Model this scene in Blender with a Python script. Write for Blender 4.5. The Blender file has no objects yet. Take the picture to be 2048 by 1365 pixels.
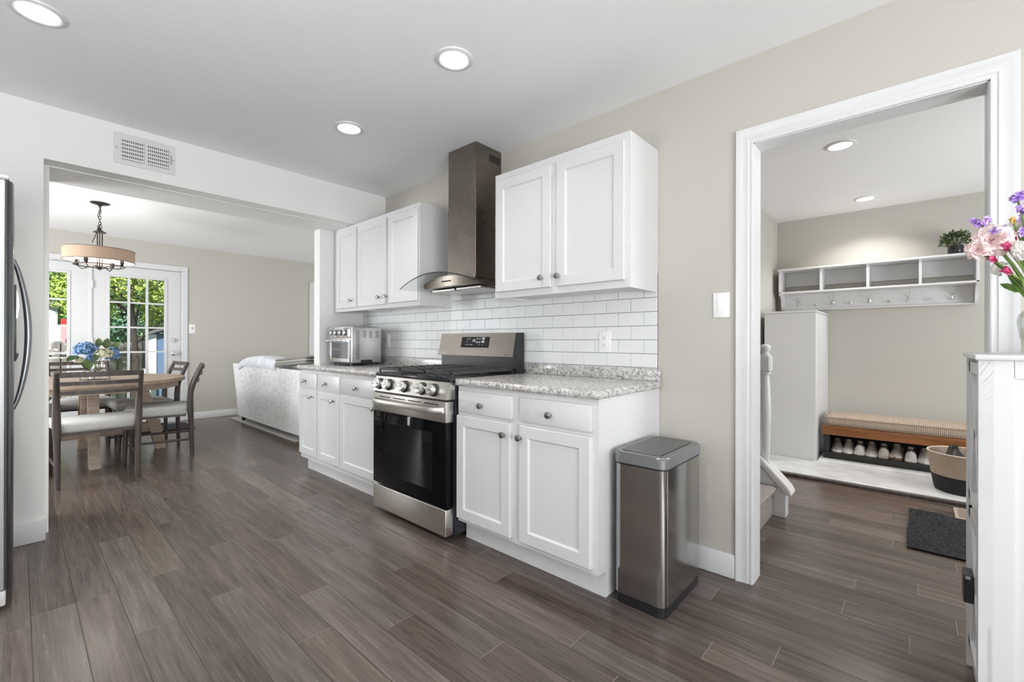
import bpy, bmesh, math, random
from math import sin, cos, pi, radians, sqrt
from mathutils import Vector, Matrix
random.seed(7)
S = bpy.context.scene
COL = S.collection

# ------------------------------------------------------------------ camera
yaw, pit, rol = radians(47.968), radians(.0367), radians(.1244)
fw = Vector((sin(yaw), cos(yaw), 0)); rt = Vector((cos(yaw), -sin(yaw), 0)); up = Vector((0, 0, 1))
fw2 = fw*cos(pit)+up*sin(pit); up2 = up*cos(pit)-fw*sin(pit)
rt3 = rt*cos(rol)+up2*sin(rol); up3 = up2*cos(rol)-rt*sin(rol)
cam = bpy.data.objects.new('camera', bpy.data.cameras.new('camera')); COL.objects.link(cam)
cam.data.sensor_width = 36; cam.data.lens = 893.1/2048*36; cam.data.clip_start = .02
M = Matrix((rt3, up3, -fw2)).transposed().to_4x4(); M.translation = (0, 0, 1.125)
cam.matrix_world = M
S.camera = cam

# ------------------------------------------------------------------ view, world, light
S.view_settings.view_transform = 'Standard'; S.view_settings.look = 'None'
S.view_settings.gamma = 1; S.view_settings.use_curve_mapping = False
S.view_settings.exposure = 0.05
S.cycles.use_denoising = True
S.cycles.max_bounces = 10; S.cycles.diffuse_bounces = 6; S.cycles.glossy_bounces = 5
S.cycles.transparent_max_bounces = 16; S.cycles.sample_clamp_indirect = 6
S.cycles.caustics_reflective = False; S.cycles.caustics_refractive = False
w = bpy.data.worlds.new('sky'); S.world = w; w.use_nodes = True
wn = w.node_tree; bg = wn.nodes['Background']
sky = wn.nodes.new('ShaderNodeTexSky'); sky.sky_type = 'HOSEK_WILKIE'; sky.sun_direction = (-.35, -.6, .72); sky.turbidity = 4
wn.links.new(sky.outputs[0], bg.inputs[0]); bg.inputs[1].default_value = 2.6

def sun(d, power, ang=2):
    l = bpy.data.lights.new('sun', 'SUN'); l.energy = power; l.angle = radians(ang)
    o = bpy.data.objects.new('sun', l); COL.objects.link(o)
    o.rotation_euler = Vector(d).to_track_quat('-Z', 'Y').to_euler(); o.location = (0, 0, 12); return o
sun((.35, .6, -.72), 8.5)
def area(name, loc, d, sx, sy, power, col=(1, 1, 1), disk=False, spread=180):
    l = bpy.data.lights.new(name, 'AREA'); l.energy = power; l.color = col
    l.shape = 'DISK' if disk else 'RECTANGLE'; l.size = sx
    if not disk: l.size_y = sy
    l.spread = radians(spread)
    o = bpy.data.objects.new(name, l); COL.objects.link(o); o.location = loc
    o.rotation_euler = Vector(d).to_track_quat('-Z', 'Y').to_euler(); return o
DAY = (.94, .972, 1.0)
# front and sink lamps: added for assumed windows, tilted up to brighten the ceiling
area('assumed_front_daylight', (-.1, -2.5, 1.25), (-.05, 1, .45), 2.4, 1.6, 182, DAY)  # added lamp before a solid wall, window behind the camera is assumed
area('assumed_sink_daylight', (-1.12, .9, 1.35), (1, .55, 1.35), 2.2, 1.1, 45, DAY)  # added lamp, an unseen window over the sink is assumed, none modelled
area('added_living_fill', (6.25, 5.6, 1.35), (-1, 0, .4), 2.2, 1.5, 85, DAY)  # added lamp out of view that brightens the living room, no window modelled there
area('added_dining_fill', (-1.6, 5.7, 1.05), (1, 0, -.1), 1.8, 1.5, 138, DAY)  # added fill lamp out of view, brightens the sofa back and dining room
area('added_hall_fill', (3.9, -2.4, 1.25), (.12, 1, .25), 1.5, 1.6, 72, DAY)  # added lamp out of view that brightens the hall, no window there

# ------------------------------------------------------------------ mesh helpers
OFF = {}
def bm_(): return bmesh.new()
def box(bm, x0, x1, y0, y1, z0, z1, bev=0, seg=2):
    r = bmesh.ops.create_cube(bm, size=1)['verts']
    c = Vector(((x0+x1)/2, (y0+y1)/2, (z0+z1)/2)); s = Vector((abs(x1-x0), abs(y1-y0), abs(z1-z0)))
    for v in r: v.co = Vector((v.co.x*s.x, v.co.y*s.y, v.co.z*s.z))+c
    if bev:
        e = list({e for v in r for e in v.link_edges})
        n = bmesh.ops.bevel(bm, geom=e, offset=min(bev, min(s)*.49), segments=seg, affect='EDGES', profile=.5)
        return n['verts']
    return r
def frame_of(d):
    d = Vector(d).normalized(); a = Vector((0, 0, 1)) if abs(d.z) < .9 else Vector((1, 0, 0))
    u = d.cross(a).normalized(); return u, d.cross(u)
def tube(bm, pts, r, n=10, cap=True, flat=1.0):
    pts = [Vector(p) for p in pts]; rs = r if isinstance(r, (list, tuple)) else [r]*len(pts)
    rings = []; u = None
    for i, p in enumerate(pts):
        d = (pts[min(i+1, len(pts)-1)]-pts[max(i-1, 0)]).normalized()
        if u is None: u, v = frame_of(d)
        else:
            u = (u-d*u.dot(d)).normalized(); v = d.cross(u)
        rings.append([bm.verts.new(p+(u*cos(2*pi*k/n)+v*sin(2*pi*k/n)*flat)*rs[i]) for k in range(n)])
    for a, b in zip(rings, rings[1:]):
        for k in range(n): bm.faces.new((a[k], a[(k+1) % n], b[(k+1) % n], b[k]))
    if cap: bm.faces.new(rings[0][::-1]); bm.faces.new(rings[-1])
def cyl(bm, p0, p1, r0, r1=None, n=20): tube(bm, [p0, p1], [r0, r0 if r1 is None else r1], n)
def lathe(bm, prof, c=(0, 0, 0), n=28, axis='Z', cap=True):
    c = Vector(c); rings = []
    for r, z in prof:
        ring = []
        for k in range(n):
            a = 2*pi*k/n; x, y = r*cos(a), r*sin(a)
            p = {'Z': (x, y, z), 'X': (z, x, y), 'Y': (y, z, x)}[axis]
            ring.append(bm.verts.new(c+Vector(p)))
        rings.append(ring)
    for a, b in zip(rings, rings[1:]):
        for k in range(n): bm.faces.new((a[k], a[(k+1) % n], b[(k+1) % n], b[k]))
    if cap: bm.faces.new(rings[0][::-1]); bm.faces.new(rings[-1])
def prism(bm, poly, axis, a, b):
    def P(q, t): return {'X': (t, q[0], q[1]), 'Y': (q[0], t, q[1]), 'Z': (q[0], q[1], t)}[axis]
    A = [bm.verts.new(P(q, a)) for q in poly]; B = [bm.verts.new(P(q, b)) for q in poly]
    n = len(poly)
    for k in range(n): bm.faces.new((A[k], A[(k+1) % n], B[(k+1) % n], B[k]))
    bm.faces.new(A[::-1]); bm.faces.new(B); return A+B
def ball(bm, c, r, sc=(1, 1, 1), sub=2):
    v = bmesh.ops.create_icosphere(bm, subdivisions=sub, radius=r)['verts']
    for q in v: q.co = Vector((q.co.x*sc[0], q.co.y*sc[1], q.co.z*sc[2]))+Vector(c)
    return v
def grid(bm, f, nu, nv, thick=None):
    V = [[bm.verts.new(f(i/nu, j/nv)) for j in range(nv+1)] for i in range(nu+1)]
    F = [bm.faces.new((V[i][j], V[i+1][j], V[i+1][j+1], V[i][j+1])) for i in range(nu) for j in range(nv)]
    if thick: bmesh.ops.solidify(bm, geom=F, thickness=thick)
    return V
def obj(name, bm, mat, parent=None, smooth=35, local=False):
    bmesh.ops.recalc_face_normals(bm, faces=bm.faces)
    me = bpy.data.meshes.new(name); bm.to_mesh(me); bm.free()
    mats = mat if isinstance(mat, (list, tuple)) else [mat]
    for m in mats: me.materials.append(m)
    if smooth is not None:
        for p in me.polygons: p.use_smooth = True
        me.set_sharp_from_angle(angle=radians(smooth))
    o = bpy.data.objects.new(name, me); COL.objects.link(o)
    base = Vector((0, 0, 0))
    if parent is not None:
        o.parent = parent; base = OFF.get(parent.name, Vector((0, 0, 0)))
        if not local:
            for v in me.vertices: v.co -= base
    OFF[o.name] = base
    return o
def tag(o, label, cat, group=None, kind=None):
    o['label'] = label; o['category'] = cat
    if group: o['group'] = group
    if kind: o['kind'] = kind
    return o
def thing(name, label, cat, loc=(0, 0, 0), rz=0, group=None):
    o = bpy.data.objects.new(name, None); COL.objects.link(o); o.location = loc; o.rotation_euler = (0, 0, rz)
    o.empty_display_size = .05
    OFF[o.name] = Vector(loc) if rz == 0 else Vector((0, 0, 0))
    return tag(o, label, cat, group)
def struct(name, bm, mat, parent=None, smooth=35):
    o = obj(name, bm, mat, parent, smooth)
    if parent is None: o['kind'] = 'structure'
    return o
def dup(root, loc, rz, label, group=None):
    r = root.copy(); COL.objects.link(r); r.location = loc; r.rotation_euler = (0, 0, rz); r['label'] = label
    if group: r['group'] = group
    for ch in list(root.children):
        c = ch.copy(); COL.objects.link(c); c.parent = r
        for g in ch.children:
            d = g.copy(); COL.objects.link(d); d.parent = c
    return r

# ------------------------------------------------------------------ materials
def nd(nt, typ, ins=None, **props):
    n = nt.nodes.new('ShaderNode'+typ)
    for k, v in props.items(): setattr(n, k, v)
    for k, v in (ins or {}).items():
        if isinstance(v, bpy.types.NodeSocket): nt.links.new(v, n.inputs[k])
        else: n.inputs[k].default_value = v
    return n
def math_(nt, op, a, b=None, c=None):
    i = {0: a}
    if b is not None: i[1] = b
    if c is not None: i[2] = c
    return nd(nt, 'Math', i, operation=op).outputs[0]
def ramp(nt, fac, stops, interp='LINEAR'):
    r = nd(nt, 'ValToRGB', {0: fac}); cr = r.color_ramp; cr.interpolation = interp
    while len(cr.elements) < len(stops): cr.elements.new(.5)
    for e, (p, c) in zip(cr.elements, stops):
        e.position = p; e.color = (*c, 1) if len(c) == 3 else c
    return r.outputs[0]
def new(name):
    m = bpy.data.materials.new(name); m.use_nodes = True
    nt = m.node_tree; return m, nt, nt.nodes['Principled BSDF']
def coords(nt, scale=(1, 1, 1)):
    tc = nd(nt, 'TexCoord'); return nd(nt, 'Mapping', {'Vector': tc.outputs['Object'], 'Scale': scale}).outputs[0]
def mat(name, col, rough=.5, metal=0, bump=0, bscale=200, var=0, vscale=6, bstretch=(1, 1, 1), coat=0, emit=None, es=1, spec=None, sheen=0, trans=0):
    m, nt, p = new(name)
    p.inputs['Base Color'].default_value = (*col, 1); p.inputs['Roughness'].default_value = rough
    p.inputs['Metallic'].default_value = metal
    if coat: p.inputs['Coat Weight'].default_value = coat; p.inputs['Coat Roughness'].default_value = .05
    if spec is not None: p.inputs['Specular IOR Level'].default_value = spec
    if sheen: p.inputs['Sheen Weight'].default_value = sheen
    if emit: p.inputs['Emission Color'].default_value = (*emit, 1); p.inputs['Emission Strength'].default_value = es
    if var or bump: v = coords(nt, bstretch)
    if var:
        n = nd(nt, 'TexNoise', {'Vector': v, 'Scale': vscale, 'Detail': 4.0})
        d = tuple(max(0, c*(1-var)) for c in col); l = tuple(min(1, c*(1+var)) for c in col)
        nt.links.new(ramp(nt, n.outputs[0], [(.3, d), (.7, l)]), p.inputs['Base Color'])
    if bump:
        n = nd(nt, 'TexNoise', {'Vector': v, 'Scale': bscale, 'Detail': 3.0})
        b = nd(nt, 'Bump', {'Height': n.outputs[0], 'Strength': bump, 'Distance': .004})
        nt.links.new(b.outputs[0], p.inputs['Normal'])
    return m
def glass(name, tint=(1, 1, 1), rough=.02, refl=1.0):
    m, nt, p = new(name); nt.nodes.remove(p)
    t = nd(nt, 'BsdfTransparent', {0: (*tint, 1)}); g = nd(nt, 'BsdfGlossy', {'Roughness': rough})
    f = nd(nt, 'LayerWeight', {'Blend': .5}).outputs['Facing']
    k = math_(nt, 'MULTIPLY', math_(nt, 'MULTIPLY_ADD', math_(nt, 'POWER', f, 4.0), .55, .035), refl)
    x = nd(nt, 'MixShader', {0: k, 1: t.outputs[0], 2: g.outputs[0]})
    nt.links.new(x.outputs[0], nt.nodes['Material Output'].inputs[0]); return m
def emis(name, col, s):
    m, nt, p = new(name); p.inputs['Base Color'].default_value = (0, 0, 0, 1)
    p.inputs['Emission Color'].default_value = (*col, 1); p.inputs['Emission Strength'].default_value = s; return m
def brushed(name, col, rough=.3, axis=(1, 1, 60), amt=.12):
    m, nt, p = new(name); v = coords(nt, axis)
    n = nd(nt, 'TexNoise', {'Vector': v, 'Scale': 14.0, 'Detail': 4.0})
    p.inputs['Metallic'].default_value = 1
    nt.links.new(ramp(nt, n.outputs[0], [(.25, tuple(c*.95 for c in col)), (.75, tuple(min(1, c*1.05) for c in col))]), p.inputs['Base Color'])
    nt.links.new(math_(nt, 'MULTIPLY_ADD', n.outputs[0], amt, rough-amt/2), p.inputs['Roughness'])
    b = nd(nt, 'Bump', {'Height': n.outputs[0], 'Strength': .02, 'Distance': .0006}); nt.links.new(b.outputs[0], p.inputs['Normal'])
    return m

def floor_mat():
    m, nt, p = new('bamboo_planks'); tc = nd(nt, 'TexCoord'); s = nd(nt, 'SeparateXYZ', {0: tc.outputs['Object']})
    X, Y = s.outputs[0], s.outputs[1]
    u = math_(nt, 'DIVIDE', math_(nt, 'SUBTRACT', X, .04), .132); i = math_(nt, 'FLOOR', u); fu = math_(nt, 'FRACT', u)
    wn1 = nd(nt, 'TexWhiteNoise', {'W': i}, noise_dimensions='1D').outputs[0]
    v = math_(nt, 'DIVIDE', math_(nt, 'MULTIPLY_ADD', wn1, 5.3, Y), 1.15); j = math_(nt, 'FLOOR', v); fv = math_(nt, 'FRACT', v)
    ij = nd(nt, 'CombineXYZ', {0: i, 1: j}).outputs[0]
    r = nd(nt, 'TexWhiteNoise', {'Vector': ij}, noise_dimensions='2D')
    gv = nd(nt, 'CombineXYZ', {0: math_(nt, 'MULTIPLY', X, 26.0), 1: math_(nt, 'MULTIPLY', Y, 1.6), 2: math_(nt, 'MULTIPLY', r.outputs[0], 40.0)}).outputs[0]
    g = nd(nt, 'TexNoise', {'Vector': gv, 'Scale': 1.0, 'Detail': 6.0, 'Roughness': .62}).outputs[0]
    gv2 = nd(nt, 'CombineXYZ', {0: math_(nt, 'MULTIPLY', X, 130.0), 1: math_(nt, 'MULTIPLY', Y, 5.0), 2: math_(nt, 'MULTIPLY', r.outputs[0], 17.0)}).outputs[0]
    g2 = nd(nt, 'TexNoise', {'Vector': gv2, 'Scale': 1.0, 'Detail': 3.0}).outputs[0]
    t = math_(nt, 'MULTIPLY_ADD', r.outputs[0], .27, math_(nt, 'MULTIPLY_ADD', g, .78, math_(nt, 'MULTIPLY_ADD', g2, .62, -.37)))
    c = ramp(nt, t, [(.08, (.034, .024, .019)), (.36, (.088, .066, .056)), (.62, (.145, .113, .097)), (.92, (.24, .198, .172))])
    hue = nd(nt, 'HueSaturation', {'Saturation': math_(nt, 'MULTIPLY_ADD', nd(nt, 'SeparateColor', {0: r.outputs[1]}).outputs[1], 0.4, .8), 'Color': c}).outputs[0]
    eu = math_(nt, 'MULTIPLY', math_(nt, 'MINIMUM', fu, math_(nt, 'SUBTRACT', 1.0, fu)), .132)
    ev = math_(nt, 'MULTIPLY', math_(nt, 'MINIMUM', fv, math_(nt, 'SUBTRACT', 1.0, fv)), 1.15)
    ku = nd(nt, 'MapRange', {'Value': eu, 'From Min': .0005, 'From Max': .0018}).outputs[0]
    kv = nd(nt, 'MapRange', {'Value': ev, 'From Min': .0012, 'From Max': .0022}).outputs[0]
    m0 = nd(nt, 'Mix', {0: kv, 6: (.20, .165, .14, 1), 7: hue}, data_type='RGBA').outputs[2]
    mx = nd(nt, 'Mix', {0: ku, 6: (.03, .022, .018, 1), 7: m0}, data_type='RGBA').outputs[2]
    k = math_(nt, 'MINIMUM', ku, kv)
    nt.links.new(mx, p.inputs['Base Color'])
    nt.links.new(math_(nt, 'MULTIPLY_ADD', g2, .14, .17), p.inputs['Roughness'])
    p.inputs['Specular IOR Level'].default_value = .45
    h = math_(nt, 'ADD', math_(nt, 'MULTIPLY', k, 1.0), math_(nt, 'MULTIPLY', g2, .12))
    b = nd(nt, 'Bump', {'Height': h, 'Strength': .35, 'Distance': .0015}); nt.links.new(b.outputs[0], p.inputs['Normal'])
    return m
def granite_mat():
    m, nt, p = new('granite'); v = coords(nt)
    n1 = nd(nt, 'TexNoise', {'Vector': v, 'Scale': 52.0, 'Detail': 6.0, 'Roughness': .7}).outputs[0]
    n2 = nd(nt, 'TexNoise', {'Vector': v, 'Scale': 120.0, 'Detail': 3.0, 'Roughness': .6}).outputs[0]
    vo = nd(nt, 'TexVoronoi', {'Vector': v, 'Scale': 170.0}).outputs['Color']
    vs = nd(nt, 'SeparateColor', {0: vo}).outputs[0]
    c1 = ramp(nt, n1, [(.34, (.17, .16, .15)), (.46, (.40, .385, .365)), (.56, (.62, .61, .59)), (.75, (.76, .76, .75))])
    dk = math_(nt, 'GREATER_THAN', math_(nt, 'MULTIPLY_ADD', n2, .9, math_(nt, 'MULTIPLY', vs, .42)), .80)
    a = nd(nt, 'Mix', {0: math_(nt, 'MULTIPLY', dk, .85), 6: c1, 7: (.06, .055, .05, 1)}, data_type='RGBA').outputs[2]
    lt = math_(nt, 'GREATER_THAN', vs, .78)
    a = nd(nt, 'Mix', {0: math_(nt, 'MULTIPLY', lt, .5), 6: a, 7: (.85, .84, .81, 1)}, data_type='RGBA').outputs[2]
    nt.links.new(a, p.inputs['Base Color']); p.inputs['Roughness'].default_value = .13; return m
def wood_mat(name, dark, light, axis=(30, 30, 2), rough=.5, sc=1.0):
    m, nt, p = new(name); v = coords(nt, axis)
    n = nd(nt, 'TexNoise', {'Vector': v, 'Scale': sc, 'Detail': 5.0, 'Roughness': .6, 'Distortion': .4}).outputs[0]
    nt.links.new(ramp(nt, n, [(.3, dark), (.7, light)]), p.inputs['Base Color']); p.inputs['Roughness'].default_value = rough
    b = nd(nt, 'Bump', {'Height': n, 'Strength': .12, 'Distance': .002}); nt.links.new(b.outputs[0], p.inputs['Normal']); return m
def stripe_mat(name, a, b, axis, scale, rough=.9, bump=.6):
    m, nt, p = new(name); v = coords(nt)
    wv = nd(nt, 'TexWave', {'Vector': v, 'Scale': scale, 'Distortion': .6, 'Detail': 2.0, 'Detail Scale': 3.0}, wave_type='BANDS', bands_direction=axis).outputs[1]
    nt.links.new(ramp(nt, wv, [(.2, a), (.8, b)]), p.inputs['Base Color']); p.inputs['Roughness'].default_value = rough
    bu = nd(nt, 'Bump', {'Height': wv, 'Strength': bump, 'Distance': .004}); nt.links.new(bu.outputs[0], p.inputs['Normal']); return m
def leaf_mat(name, cols, sc=3, rough=.5):
    m, nt, p = new(name); v = coords(nt)
    n = nd(nt, 'TexNoise', {'Vector': v, 'Scale': float(sc), 'Detail': 3.0}).outputs[0]
    k = len(cols); nt.links.new(ramp(nt, n, [(.3+.4*i/(k-1), c) for i, c in enumerate(cols)]), p.inputs['Base Color'])
    p.inputs['Roughness'].default_value = rough
    p.inputs['Subsurface Weight'].default_value = 0
    return m

MW = mat('white_enamel', (.66, .66, .66), .32)
MTRIM = mat('trim_white', (.67, .67, .67), .35)
MBEIGE = mat('beige_wall', (.505, .482, .436), .72, bump=.12, bscale=260)
MGREY = mat('pale_wall', (.79, .785, .77), .62, bump=.12, bscale=260)
MCEIL = mat('ceiling_white', (.86, .86, .865), .6, bump=.15, bscale=180)
MFLOOR = floor_mat(); MGRAN = granite_mat()
MTILE = mat('tile_white', (.76, .765, .77), .28)
MGROUT = mat('grout', (.13, .128, .125), .9)
MKNOB = mat('nickel_knob', (.36, .35, .34), .28, 1)
MSTEEL = brushed('range_steel', (.74, .71, .67), .34, (.1, .1, 60))
MGUARD = brushed('guard_steel', (.30, .265, .235), .3, (.1, .1, 60))
MSTEELV = brushed('can_steel', (.43, .42, .41), .17, (60, 60, .1), .08)
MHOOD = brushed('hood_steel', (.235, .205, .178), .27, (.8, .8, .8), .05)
MFR = brushed('fridge_steel', (.42, .43, .44), .3, (.1, .1, 50))
MCHR = mat('chrome', (.82, .82, .83), .12, 1)
MBLK = mat('black_plastic', (.012, .012, .013), .4)
MBLKG = mat('black_glass', (.004, .004, .005), .05, spec=.14)
MIRON = mat('cast_iron', (.045, .045, .047), .45)
MENAM = mat('dark_enamel', (.022, .024, .03), .32)
MPLATE = mat('plate_plastic', (.83, .83, .82), .3)
MGLASS = glass('clear_glass'); MHGLASS = glass('hood_glass', (.93, .95, .945), .03); MPANE = glass('window_pane', (.97, .985, .98), .01, .7)
MDARKW = wood_mat('dark_chair_wood', (.032, .024, .021), (.10, .076, .066), (25, 25, 3), .45)
MOAK = wood_mat('pale_oak', (.33, .24, .175), (.50, .39, .30), (5, 26, 26), .5)
MLINEN = mat('seat_linen', (.56, .56, .545), .95, bump=.5, bscale=400, var=.1, vscale=60)
MSOFA = mat('sofa_chenille', (.86, .855, .845), .95, bump=.3, bscale=90, var=.16, vscale=28)
MBRZ = mat('bronze', (.055, .045, .038), .4, .8)

# ------------------------------------------------------------------ key dimensions
W = 2.285; CH = 2.455; Y1 = 3.64; Y2 = 4.02; Y2b = 4.13; YB = 7.65; HF = 5.70; HL = 1.14

# ------------------------------------------------------------------ setting: shell
b = bm_(); box(b, -1.75, 6.5, -2.7, 7.8, -.06, 0); struct('floor', b, MFLOOR, smooth=None)
b = bm_(); box(b, -1.75, 6.5, -2.7, 7.8, CH, CH+.1); struct('ceiling', b, MCEIL, smooth=None)
b = bm_()
for y0, y1, z0, z1 in ((-2.7, -.215, 0, CH), (-.215, .575, 2.065, CH), (.575, Y2, 0, CH)): box(b, W, W+.115, y0, y1, z0, z1)
bmesh.ops.remove_doubles(b, verts=b.verts, dist=1e-5); struct('wall_right', b, MBEIGE, smooth=None)
b = bm_()
prism(b, [(-1.3, 0), (.10, 0), (.10, 2.15), (W, 2.15), (W, CH), (-1.3, CH)], 'Y', Y1, Y1+.13)
prism(b, [(-1.3, 0), (.127, 0), (.127, 2.145), (W, 2.145), (W, CH), (-1.3, CH)], 'Y', Y1+.13, Y2b)
struct('wall_divider', b, MGREY, smooth=None)
b = bm_(); box(b, 1.845, W, Y2, Y2b, 0, 2.145); box(b, W, 2.5, Y2, Y2b, 0, CH); struct('wall_stub', b, MGREY, smooth=None)
b = bm_(); box(b, -1.3, -1.2, -2.7, Y2b, 0, CH); struct('wall_left', b, MGREY, smooth=None)
b = bm_(); box(b, -1.75, 6.5, -2.7, -2.6, 0, CH); struct('wall_front', b, MBEIGE, smooth=None)
# dining / living far wall with door and window openings
DX0, DX1, DZ = -.34, 1.565, 2.11
WX0, WX1, WZ0, WZ1 = 3.42, 4.75, .66, 2.05
b = bm_()
for x0, x1, z0, z1 in ((-1.75, DX0, 0, CH), (DX0, DX1, DZ, CH), (DX1, WX0, 0, CH), (WX0, WX1, 0, WZ0), (WX0, WX1, WZ1, CH), (WX1, 6.5, 0, CH)):
    box(b, x0, x1, YB, YB+.14, z0, z1)
struct('wall_back', b, MBEIGE, smooth=None)
b = bm_(); box(b, -1.75, -1.65, Y2b, YB, 0, CH); struct('wall_dining_left', b, MBEIGE, smooth=None)
b = bm_(); box(b, 6.35, 6.5, Y2b, YB, 0, CH); struct('wall_living_right', b, MBEIGE, smooth=None)
b = bm_(); box(b, 2.5, 6.5, Y2, Y2b, 0, CH); struct('wall_living_near', b, MBEIGE, smooth=None)
b = bm_(); box(b, HF, HF+.12, -2.6, HL+.1, 0, CH); struct('wall_hall_far', b, MBEIGE, smooth=None)
b = bm_(); box(b, 3.40, HF, HL, HL+.1, 0, CH); box(b, 3.40, 3.50, HL+.1, Y2, 0, CH); struct('wall_hall_side', b, MBEIGE, smooth=None)

def baseboard(name, x0, x1, y0, y1, h=.115, bev=.006):
    b = bm_(); box(b, x0, x1, y0, y1, 0, h, bev); return struct(name, b, MTRIM)
baseboard('baseboard_right', W-.016, W, .628, 1.0)
b = bm_(); box(b, -.85, .112, Y1-.016, Y1, 0, .125, .005); box(b, .10, .112, Y1, Y1+.13, 0, .125); struct('baseboard_left', b, MTRIM)
baseboard('baseboard_back', 1.615, 3.33, YB-.016, YB, .095)
baseboard('baseboard_living', 4.82, 6.35, YB-.016, YB, .095)
baseboard('baseboard_stub', 1.829, 1.845, Y2+.0, Y2b, .095)

# door casing round the hall opening (mitred, fluted profile)
def casing(name, X, yl, yr, zt, wd=.07, depth=.018, sgn=-1, axis='X', jamb=None):
    prof = [(0, 0), (0, .009), (.005, .0105), (.009, .0085), (.016, .0085), (.020, .0115), (.027, .0115), (.031, .0105), (.050, .0125), (.055, .0155), (wd, depth-.001), (wd, 0)]
    b = bm_(); P = []
    for u, d in prof:
        D = X+sgn*d
        pts = [(yl+u, 0), (yl+u, zt+u), (yr-u, zt+u), (yr-u, 0)]
        P.append([b.verts.new((D, y, z) if axis == 'X' else (y, D, z)) for y, z in pts])
    n = len(P)
    for i in range(n):
        q, r = P[i], P[(i+1) % n]
        for k in range(3): b.faces.new((q[k], q[k+1], r[k+1], r[k]))
    b.faces.new([p[0] for p in P]); b.faces.new([p[3] for p in P][::-1])
    if jamb:
        t = .018
        box(b, X, jamb, yl-.004, yl+t, 0, zt+t); box(b, X, jamb, yr-t, yr+.004, 0, zt+t); box(b, X, jamb, yr, yl, zt-.004, zt+t)
    return struct(name, b, MTRIM)
casing('trim_1', W, .556, -.196, 2.046, jamb=W+.115)
casing('trim_2', W+.115, .556, -.196, 2.046, sgn=1)

# ------------------------------------------------------------------ tiled splash
b = bm_(); box(b, W-.005, W, 1.014, 4.015, .93, 1.49); sp = bpy.data.objects
grout = b
bt = bm_()
th, tw = .0755, .1535
for r in range(-1, 8):
    z0 = .984+th*r; z1 = z0+th
    y = 1.014-(tw/2 if r % 2 else 0)
    while y < 4.015:
        a, c = max(y, 1.014), min(y+tw, 4.015); y += tw
        if c-a < .01: continue
        zt = z1
        if (a < 1.92 or a > 2.69) and z0 > 1.38: continue
        if z0 > 1.48: continue
        box(bt, W-.010, W-.004, a+.0012, c-.0012, max(z0, .935)+.0012, zt-.0012, .0012, 1)
bs = struct('tile_backsplash', grout, MGROUT, smooth=None)
bs['label'] = 'white subway tile splash with grey grout behind the stove and counters'
obj('tile', bt, MTILE, bs)

# ------------------------------------------------------------------ cabinets
def shaker(bm, xf, y0, y1, z0, z1, th=.02, rail=.056, rec=.009, bv=.008):
    L = []
    for ins, x in ((0, xf+th), (0, xf+.003), (.003, xf), (rail, xf), (rail+bv, xf+rec)):
        L.append([bm.verts.new((x, y, z)) for y, z in ((y0+ins, z0+ins), (y1-ins, z0+ins), (y1-ins, z1-ins), (y0+ins, z1-ins))])
    for a, c in zip(L, L[1:]):
        for k in range(4): bm.faces.new((a[k], a[(k+1) % 4], c[(k+1) % 4], c[k]))
    bm.faces.new(L[-1]); bm.faces.new(L[0][::-1])
def knob(x, y, z, parent):
    b = bm_(); lathe(b, [(.008, 0), (.008, .003), (.0055, .005), (.0055, .011), (.011, .015), (.0155, .019), (.0165, .023), (.015, .027), (.009, .0295), (.0, .030)], (0, 0, 0), 18, 'X')
    for v in b.verts: v.co = Vector((x-v.co.x, y+v.co.y, z+v.co.z))
    return obj('knob', b, MKNOB, parent)
XF, XD = 1.672, 1.652
def base_cab(label, y0, y1, fronts, group='white base cabinets', end=False):
    t = thing('base_cabinet', label, 'cabinet', (1.98, (y0+y1)/2, 0), 0, group)
    b = bm_(); prism(b, [(XF, .115), (XF, .876), (W-.003, .876), (W-.003, 0), (1.745, 0), (1.745, .115)], 'Y', y0, y1); obj('body', b, MW, t, None)
    b = bm_(); box(b, 1.733, 1.745, y0 if end else y0, y1, 0, .115); obj('toe_kick', b, MW, t, None)
    for kind, a, c, z0, z1, ky, kz in fronts:
        b = bm_()
        if kind == 'door': shaker(b, XD, a, c, z0, z1)
        else: box(b, XD, XF, a, c, z0, z1, .004, 2)
        d = obj(kind, b, MW, t); knob(XD, ky, kz, d)
    return t
base_cab('white base cabinet with two doors and two drawers beside the steel trash can', 1.005, 1.912,
         [('drawer', 1.492, 1.893, .733, .850, 1.705, .783), ('drawer', 1.035, 1.438, .733, .850, 1.25, .785),
          ('door', 1.505, 1.908, .137, .712, 1.54, .653), ('door', 1.037, 1.443, .140, .712, 1.432, .653)], end=True)
base_cab('white base cabinet with wide door directly left of the range', 2.69, 3.264,
         [('drawer', 2.70, 3.254, .727, .850, 3.005, .781), ('door', 2.70, 3.264, .152, .713, 2.765, .655)])
base_cab('narrow white base cabinet in the middle of the left counter', 3.264, 3.648,
         [('drawer', 3.272, 3.634, .727, .850, 3.49, .781), ('door', 3.277, 3.637, .155, .712, 3.363, .654)])
base_cab('narrow white base cabinet at the counter end next to the sofa', 3.648, 3.994,
         [('drawer', 3.66, 3.986, .727, .850, 3.868, .784), ('door', 3.656, 3.988, .157, .713, 3.747, .656)])
XU = 1.955
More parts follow.
